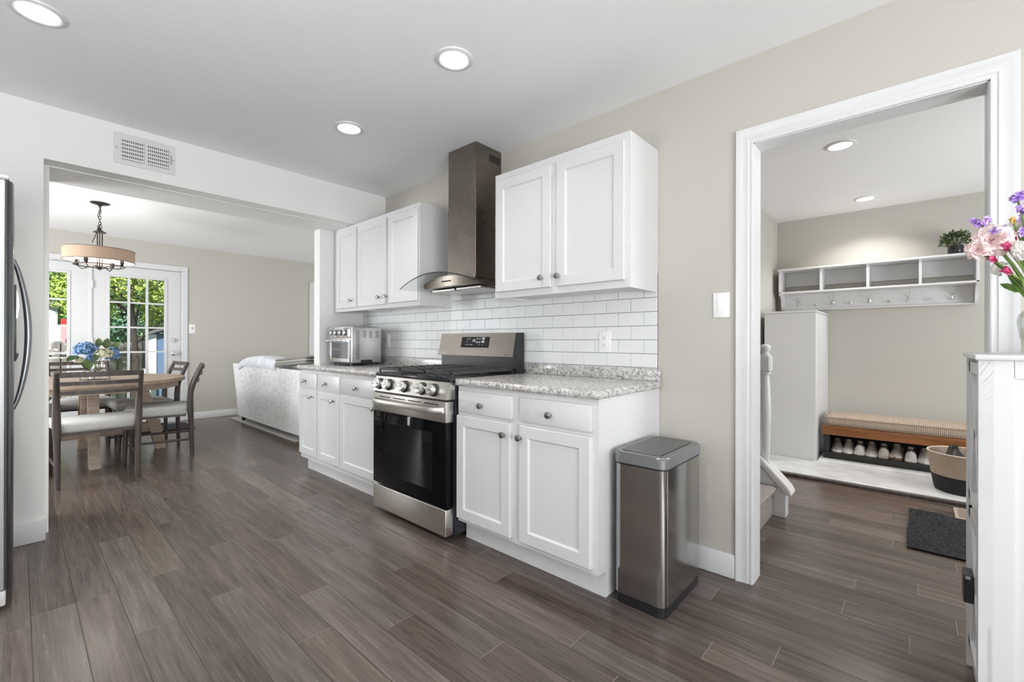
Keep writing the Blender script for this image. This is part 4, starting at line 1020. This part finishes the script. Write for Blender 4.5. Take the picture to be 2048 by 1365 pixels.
for k in range(520):
    d = rdir(); 
    if d.z < -.35: continue
    p = Vector((5.56, -.27, 2.02))+Vector((d.x*.105, d.y*.105, d.z*.085))*random.uniform(.45, 1.0)
    leafquad(b, p, d+rdir()*.6, rdir(), random.uniform(.02, .032), .016, .15)
for k in range(30):
    d = rdir(); tube(b, [(5.56, -.27, 1.955), Vector((5.56, -.27, 2.02))+Vector((d.x*.08, d.y*.08, abs(d.z)*.07))], .0015, 4)
obj('foliage', b, leaf_mat('plant_green', [(.012, .028, .006), (.05, .085, .02), (.20, .24, .10)], 45), pp, None)

# shoes
MLACE = mat('lace_grey', (.16, .145, .14), .9); MLINE = mat('shoe_lining', (.06, .05, .05), .9)
def shoe(label, x, y, z, rz, up_m, sole_m, group=None, sc=1.0, name='sneaker'):
    t = thing(name, label, 'shoe', (x, y, z), rz, group); L = dict(parent=t, local=True)
    secs = [(-.128, .030, .070), (-.115, .036, .092), (-.09, .039, .095), (-.05, .039, .088), (-.015, .040, .090), (.02, .042, .082), (.055, .046, .063), (.085, .046, .048), (.11, .039, .040), (.13, .020, .032)]
    b = bm_(); A = []
    for yy, hw, h in secs:
        ring = []
        for k in range(13):
            a = pi*k/12; ring.append(b.verts.new((hw*cos(a)*(1-.18*sin(a))*sc, yy*sc, (.018+(h-.018)*sin(a)**.75)*sc)))
        A.append(ring)
    for q, r in zip(A, A[1:]):
        for k in range(12): b.faces.new((q[k], q[k+1], r[k+1], r[k]))
    for ring in (A[0], A[-1]): b.faces.new(ring)
    obj('upper', b, up_m, smooth=60, **L)
    b = bm_(); P = [(hw*1.08*sc, yy*sc) for yy, hw, h in secs]+[(-hw*1.08*sc, yy*sc) for yy, hw, h in secs[::-1]]
    P = [(0, -.136*sc)]+P[:10]+[(0, .138*sc)]+P[10:]
    prism(b, P, 'Z', 0, .026*sc); bmesh.ops.bevel(b, geom=[e for e in b.edges if abs(e.verts[0].co.z-e.verts[1].co.z) < 1e-5], offset=.005, segments=2, affect='EDGES'); obj('sole', b, sole_m, **L)
    b = bm_(); ball(b, (0, -.062*sc, .086*sc), 1, (.030*sc, .05*sc, .0125*sc), 2); obj('opening', b, MLINE, **L)
    b = bm_()
    for k in range(4):
        yy = .0+.017*k; h = (.094-.010*k-.003*k*k)*sc
        tube(b, [(-.024*sc, yy*sc, h-.016*sc), (-.008*sc, (yy+.004)*sc, h), (.008*sc, (yy+.004)*sc, h), (.024*sc, yy*sc, h-.016*sc)], .0028*sc, 6)
    tube(b, [(0, 0, .097*sc), (.02*sc, .012*sc, .108*sc), (.03*sc, .03*sc, .09*sc)], .0022, 5); tube(b, [(0, 0, .097*sc), (-.02*sc, .012*sc, .108*sc), (-.028*sc, .03*sc, .092*sc)], .0022, 5)
    obj('laces', b, MLACE if 'black' not in label else MLINE, **L)
    b = bm_(); box(b, -.017*sc, .017*sc, -.012*sc, .004*sc, .07*sc, .112*sc, .005, 2); obj('tongue', b, up_m, **L)
    return t
WH = mat('sneaker_white', (.50, .475, .45), .7, var=.12, vscale=60); OW = mat('sneaker_cream', (.42, .37, .335), .75, var=.15, vscale=60); GR = mat('sneaker_grey', (.27, .25, .235), .8); SO = mat('sole_white', (.68, .65, .62), .6); BR = mat('sole_brown', (.10, .04, .02), .6); BK = mat('shoe_black', (.012, .012, .014), .45)
TOE, HEEL = pi/2, -pi/2
for lab, y, rz, u, s_, sc in (
    ('grey-topped white sneaker at the end of the bench shelf beside the white enclosure', .538, TOE+.12, GR, SO, 1),
    ('white sneaker with laces, second from the white enclosure end', .452, TOE, WH, SO, 1),
    ('white sneaker seen heel-first with small brown heel tab, third from the enclosure', .368, HEEL, WH, SO, .98),
    ('cream laced sneaker toe-forward, fourth from the enclosure', .286, TOE, OW, SO, 1.02),
    ('cream sneaker with open collar seen heel-first, fifth from the enclosure', .200, HEEL, OW, OW, 1),
    ('chunky beige sneaker with brown arch under the toe, sixth from the enclosure', .112, TOE-.1, OW, BR, 1.1),
    ('white slip-on sneaker seen heel-first with dark opening, seventh from the enclosure', .022, HEEL, WH, SO, 1),
    ('pale sneaker partly behind the two-tone basket, last visible on the bench shelf', -.066, TOE, WH, SO, 1)):
    shoe(lab, bx0+.155, y, .107, rz, u, s_, 'sneakers on the bench shelf', sc)
# basket with dark shoes
bk = thing('basket', 'round woven basket, tan above and black below, on the marble slab', 'basket', (4.66, -.285, .03))
MWEAVE = stripe_mat('basket_tan', (.36, .265, .20), (.56, .44, .35), 'Z', 42, .9, .6); MWEAVB = stripe_mat('basket_black', (.012, .012, .012), (.03, .03, .03), 'Z', 42, .9, .5)
def br(z): return .172+.043*((z-.03)/.28)**.8 if z > .03 else .172
zs = [.03, .04, .06, .09, .12, .15]
b = bm_(); lathe(b, [(.15, .031)]+[(br(z)-(.018 if z < .035 else 0), z) for z in zs]+[(br(.15)-.006, .15), (br(.05)-.008, .05), (0, .045)], (4.66, -.285, 0), 40); obj('lower_weave', b, MWEAVB, bk, 60)
b = bm_(); lathe(b, [(br(z), z) for z in (.15, .19, .23, .27, .31)]+[(br(.31)-.008, .312), (br(.23)-.008, .23), (br(.15)-.007, .15)], (4.66, -.285, 0), 40, cap=False); obj('upper_weave', b, MWEAVE, bk, 60)
b = bm_(); R_ = br(.31)-.003; tube(b, [(4.66+R_*cos(2*pi*k/40), -.285+R_*sin(2*pi*k/40), .312) for k in range(41)], .006, 8, cap=False); obj('rim', b, mat('rim_cream', (.62, .54, .45), .8), bk)
shoe('black lace-up shoe on the left inside the woven basket', 4.655, -.225, .264, TOE+.1, BK, BK, 'black shoes in the basket', .9, 'black_shoe')
shoe('black shoe beside the cabinet edge inside the woven basket', 4.66, -.335, .266, TOE-.08, BK, BK, 'black shoes in the basket', .9, 'black_shoe')
# entry mat, floor register
MMAT = mat('entry_mat', (.045, .046, .05), .95, bump=1.0, bscale=60, var=.75, vscale=40, bstretch=(1, 2.5, 1))
b = bm_()
def mf(u, v):
    return Vector((3.255+.735*u, .030-.62*v+.004*sin(6*u), .010+.004*sin(9*u)*sin(7*v)+(.008*((u-.85)/.15) if u > .85 and v < .3 else 0)))
grid(b, mf, 24, 20, thick=.008); tag(obj('entry_mat', b, MMAT), 'dark grey textured entry mat on the hall floor', 'door mat')
fg = thing('floor_register', 'beige floor register beside the entry mat', 'air vent', (4.13, -.26, 0))
b = bm_(); box(b, 4.01, 4.26, -.34, -.195, 0, .006, .002, 1); obj('plate', b, mat('register_tan', (.42, .35, .28), .5), fg)
b = bm_()
for k in range(8):
    for y0 in (-.325, -.262): box(b, 4.035+k*.026, 4.046+k*.026, y0, y0+.05, .0055, .0066)
obj('slot', b, mat('slot_brown', (.09, .06, .05), .7), fg, None)

# ================================================================== FLOWERS ON THE SIDEBOARD
VX, VY = 1.955, -.285
fv = thing('glass_vase', 'clear bulging glass vase of pink and purple flowers on the sideboard', 'vase', (VX, VY, SZ))
b = bm_(); lathe(b, [(.036, 0), (.045, .004), (.058, .05), (.0635, .095), (.060, .115), (.047, .132), (.044, .142), (.050, .150), (.046, .150), (.040, .142), (.043, .132), (.056, .113), (.059, .095), (.054, .05), (.04, .012), (0, .01)], (VX, VY, SZ), 36); obj('bowl', b, glass('vase_glass', (.93, .95, .94), .02, 2.2), fv, 60)
MPINK = leaf_mat('petal_blush', [(.80, .56, .56), (.86, .66, .65), (.90, .76, .73)], 40); MHOT = leaf_mat('petal_magenta', [(.50, .03, .14), (.66, .07, .22), (.78, .25, .38)], 50)
MPUR = leaf_mat('petal_purple', [(.27, .13, .52), (.45, .28, .68), (.68, .53, .80)], 60); MWHT = leaf_mat('petal_white', [(.78, .75, .68), (.84, .82, .77), (.88, .86, .83)], 30)
MYEL = leaf_mat('petal_yellow', [(.55, .30, .05), (.68, .42, .10), (.72, .50, .25)], 50); MGRN = leaf_mat('stem_fresh', [(.05, .11, .015), (.12, .22, .04), (.26, .36, .10)], 20)
GF = 'cut flowers in the sideboard vase'
def flower(name, label, c, m, make, leaves=0, sr=.003):
    base = Vector((VX+(c.x-VX)*-.1, VY+(c.y-VY)*-.12, SZ+.02)); neck = Vector((VX+(c.x-VX)*.12, VY+(c.y-VY)*.18, SZ+.145))
    t = thing(name, label, 'flower', tuple(base), 0, GF)
    b = bm_(); mid = neck.lerp(c, .55)+Vector((0, 0, .012)); tube(b, [base, neck, mid, c], sr, 7); obj('stem', b, MGRN, t)
    b = bm_(); make(b, c, (c-mid).normalized()); obj('bloom', b, m, t, 60)
    for k in range(leaves):
        q = neck.lerp(c, .25+.2*k); b = bm_(); leafquad(b, q, (c-neck).normalized()+rdir()*.7, rdir(), .07, .02, .2); obj('leaf', b, MGRN, t)
toC = lambda c: Vector((-.98, .12, -.15))   # blooms turn toward the middle of the room
def peony(r): return lambda b, c, ax: (bloom(b, c, (toC(c)+ax*.5+Vector((0, 0, -.1))), [(5, r*.55, r*.7, .35), (7, r*.75, r*.85, .75), (8, r*.95, r*.95, 1.15), (9, r*1.1, r*1.0, 1.5), (9, r*1.2, r*.95, 1.9)], .5))
def tulip(r): return lambda b, c, ax: bloom(b, c-ax*r*.7, ax, [(3, r*2.0, r*1.15, .28), (3, r*2.1, r*1.25, .42)], .6)
def sprig(r): return lambda b, c, ax: [bloom(b, c+rdir()*r*.9, toC(c)+rdir()*.9, [(4, r*.75, r*.7, 1.1), (3, r*.5, r*.5, .5)], .3) for k in range(6)]
flower('peony', 'large blush pink peony leaning farthest over the sideboard', Vector((1.930, -0.169, 1.425)), MPINK, peony(.041), 1, .004)
flower('peony', 'small ruffled blush bloom below the large pink peony', Vector((1.920, -0.141, 1.401)), MPINK, peony(.026))
flower('tulip', 'magenta tulip right beside the large pink peony', Vector((1.910, -0.198, 1.398)), MHOT, tulip(.015), 1)
flower('tulip', 'magenta tulip bud hanging left against the door casing', Vector((1.920, -0.173, 1.366)), MHOT, tulip(.012), 1)
flower('tulip', 'lowest magenta tulip above the vase', Vector((1.920, -0.203, 1.328)), MHOT, tulip(.014), 1)
flower('tulip', 'magenta tulip behind the others under the purple blooms', Vector((1.950, -0.214, 1.428)), MHOT, tulip(.014))
flower('sweet_pea', 'purple sprig standing above the pink peony', Vector((1.950, -0.147, 1.485)), MPUR, sprig(.017))
flower('sweet_pea', 'lilac sprig touching the right of the pink peony', Vector((1.920, -0.191, 1.448)), MPUR, sprig(.019))
flower('sweet_pea', 'purple sprig at the picture edge above the yellow bud', Vector((1.960, -0.232, 1.497)), MPUR, sprig(.02))
flower('sweet_pea', 'topmost purple sprig against the white casing', Vector((1.980, -0.225, 1.553)), MPUR, sprig(.015))
flower('sweet_pea', 'purple sprig at the picture edge beside the white rose', Vector((1.940, -0.232, 1.441)), MPUR, sprig(.014))
flower('rose', 'white rose at the picture edge above the vase', Vector((1.900, -0.231, 1.386)), MWHT, peony(.026), 2)
flower('rose', 'cream rose between the purple sprigs behind', Vector((1.990, -0.228, 1.467)), MWHT, peony(.022))
flower('rose', 'pale fallen-open bloom low against the door casing', Vector((1.960, -0.187, 1.346)), MWHT, peony(.018))
flower('alstroemeria', 'yellow orange bud between the purple sprigs', Vector((1.950, -0.214, 1.478)), MYEL, tulip(.010))
# green leaves standing in the vase
for k, (dx, dy, dz, l) in enumerate(((.0, .06, .5, .12), (-.06, .05, .5, .11), (-.03, .02, .8, .12), (.02, .04, .6, .10), (-.05, -.02, .7, .12))):
    b = bm_(); leafquad(b, Vector((VX-.01, VY+.005*k, SZ+.10)), (dx, dy, dz*.2), (-1, 0, .3), l*1.4, .028, .2); bmesh.ops.subdivide_edges(b, edges=b.edges[:], cuts=1, smooth=.4)
    o = obj('leaf_spray', b, MGRN); o['group'] = 'loose green leaves in the sideboard vase'
    tag(o, 'loose narrow green leaf hanging in the neck of the sideboard vase', 'leaf', 'loose green leaves in the sideboard vase')

# ================================================================== OUTSIDE
GZ = -.55
b = bm_(); box(b, -25, 30, 7.85, 45, GZ-.1, GZ); struct('ground', b, leaf_mat('lawn', [(.06, .13, .02), (.12, .22, .04), (.2, .32, .07)], 4, .9), smooth=None)
MFENCE = wood_mat('fence_wood', (.16, .135, .125), (.33, .29, .27), (8, 8, 1), .8); FY = 16
fn = thing('wood_fence', 'weathered grey board fence across the back yard', 'fence', (1.5, FY, GZ))
b = bm_(); x = -4.0; k = 0
while x < 8:
    h = 1.10+random.uniform(-.03, .03); y = FY+(.05 if k % 2 else 0); prism(b, [(x, GZ), (x+.14, GZ), (x+.14, h-.04), (x+.10, h), (x+.04, h), (x, h-.04)], 'Y', y, y+.02); x += .135; k += 1
obj('board_panel', b, MFENCE, fn, None)
for z in (-.2, .75):
    b = bm_(); box(b, -4, 8, FY+.02, FY+.05, z, z+.09); obj('rail', b, MFENCE, fn, None)
for x in (-3.6, -1.2, 1.2, 3.6, 6.0):
    b = bm_(); box(b, x, x+.1, FY-.03, FY+.07, GZ, 1.05); obj('post', b, MFENCE, fn, None)
# white neighbour shed
MSID = stripe_mat('white_siding', (.62, .66, .70), (.76, .79, .82), 'Z', 1.3, .6, .3)
ws = thing('shed', 'white sided shed with sloping roof beyond the fence', 'shed', (-.6, 20.5, GZ))
b = bm_(); prism(b, [(-2.2, GZ), (.86, GZ), (.86, 2.14), (-.7, 2.95), (-2.2, 2.14)], 'Y', 20, 23); obj('wall', b, MSID, ws, None)
b = bm_(); prism(b, [(1.12, 2.04), (1.12, 2.12), (-.7, 3.06), (-2.5, 2.12), (-2.5, 2.04), (-.7, 2.97)], 'Y', 19.8, 23.2); obj('roof', b, mat('roof_grey', (.30, .29, .29), .7), ws, None)
pl = thing('play_slide', 'red wooden play structure beside the white shed', 'play structure', (1.2, 18.5, GZ))
MREDP = mat('red_paint', (.52, .03, .03), .5)
b = bm_(); box(b, .86, 1.05, 18.4, 18.5, GZ, 1.75); obj('panel', b, MREDP, pl, None)
for k in range(9):
    b = bm_(); box(b, .92+k*.10, .965+k*.10, 18.2, 18.24, .9, 1.45-.018*k); obj('baluster', b, MREDP, pl, None)
b = bm_(); prism(b, [(.88, 1.42), (.88, 1.50), (1.85, 1.32), (1.85, 1.24)], 'Y', 18.17, 18.27); obj('rail', b, MREDP, pl, None)
b = bm_(); box(b, .9, 1.85, 18.15, 18.3, GZ, .92); obj('deck', b, MREDP, pl, None)
# blue shed
ns = thing('shed', 'blue shed with white door and corner trim in the yard', 'shed', (1.66, 10.5, GZ))
b = bm_(); box(b, 1.66, 4.2, 10.5, 12.6, GZ, 1.26); obj('wall', b, mat('shed_blue', (.10, .155, .26), .7), ns, None)
b = bm_(); box(b, 1.63, 1.745, 10.47, 10.53, GZ, 1.24); obj('corner_trim', b, mat('shed_white', (.82, .83, .85), .6), ns, None)
b = bm_(); box(b, 1.885, 2.6, 10.46, 10.52, GZ+.1, 1.08, .005, 1); obj('door', b, mat('shed_door_white', (.85, .86, .88), .6), ns, None)
b = bm_(); prism(b, [(1.58, 1.22), (1.58, 1.27), (3.0, 1.80), (4.4, 1.27), (4.4, 1.22), (3.0, 1.73)], 'Y', 10.38, 12.6); obj('roof', b, mat('roof_dark', (.12, .115, .12), .8), ns, None)
ns.rotation_euler.z = radians(-9.5)
b = bm_(); tube(b, [(1.53, 10.15, GZ), (1.53, 10.15, .62)], .055, 10); tag(obj('post', b, mat('post_white', (.75, .78, .82), .6)), 'short pale post standing in front of the blue shed', 'post')
# trees
MBARK = mat('bark', (.055, .036, .03), .9, bump=.8, bscale=20)
def tree(label, x, y, r, h, blobs, n, ls, m, group='trees behind the back fence'):
    t = thing('tree', label, 'tree', (x, y, GZ), 0, group)
    b = bm_(); tube(b, [(x, y, GZ), (x+.03, y, GZ+h*.3), (x-.05, y, GZ+h*.6), (x, y, GZ+h)], [r, r*.85, r*.6, r*.2], 10)
    for k in range(6):
        a = k*1.05+.3; z = GZ+h*(.38+.07*k); tube(b, [(x, y, z), (x+.5*cos(a), y+.4*sin(a), z+.5), (x+1.3*cos(a), y+1.1*sin(a), z+.9)], [r*.5, r*.3, r*.12], 7)
    obj('trunk', b, MBARK, t)
    b = bm_()
    for bx_, by_, bz, br_ in blobs:
        for k in range(n):
            d = rdir(); p = Vector((bx_, by_, bz))+d*br_*random.uniform(.35, 1.0)**.6
            leafquad(b, p, rdir()+Vector((0, -.3, -.2)), d+Vector((0, -.4, .6)), ls*random.uniform(.7, 1.3), ls*.6, .15)
    obj('foliage', b, m, t, None)
LF1 = leaf_mat('leaves_bright', [(.16, .24, .02), (.44, .54, .07), (.80, .82, .30)], 2.2); LF2 = leaf_mat('leaves_mid', [(.06, .14, .03), (.18, .32, .07), (.42, .55, .20)], 1.4); LF3 = leaf_mat('leaves_blue', [(.04, .11, .07), (.12, .24, .15), (.28, .42, .28)], 1.4)
tree('bright leafy tree with dark trunk left of the blue shed', 1.85, 13.6, .075, 4.2, [(1.4, 13.4, 3.0, 1.0), (2.2, 13.2, 3.0, 1.1), (1.8, 13.8, 3.9, 1.4), (2.9, 13.6, 2.5, .9), (1.1, 14.2, 2.2, .7), (2.45, 14.0, 2.0, .6)], 2000, .075, LF1, None)
tree('dense green tree behind the fence left of the trunk', 3.4, 27.5, .25, 8, [(2.4, 27, 3.9, 2.0), (4.8, 27.5, 4.2, 2.3), (3.2, 28, 6.6, 2.6), (5.6, 28, 7.4, 2.6), (3.4, 26.8, 1.8, 1.6)], 3000, .19, LF2)
tree('blue-green tree low behind the fence between the door panes', 2.6, 21.0, .12, 3, [(2.45, 21, 1.9, .9), (2.8, 21.2, 3.0, .8), (3.7, 21.3, 2.1, 1.0)], 1600, .11, LF3)
tree('tall green tree above the white shed', .2, 36.0, .3, 9, [(-.6, 36, 5.4, 2.8), (1.3, 35.5, 5.0, 2.2), (.4, 36.5, 8.6, 3.4), (2.2, 36, 3.6, 1.8), (-2.6, 36, 6.5, 3.0)], 3000, .26, LF2)
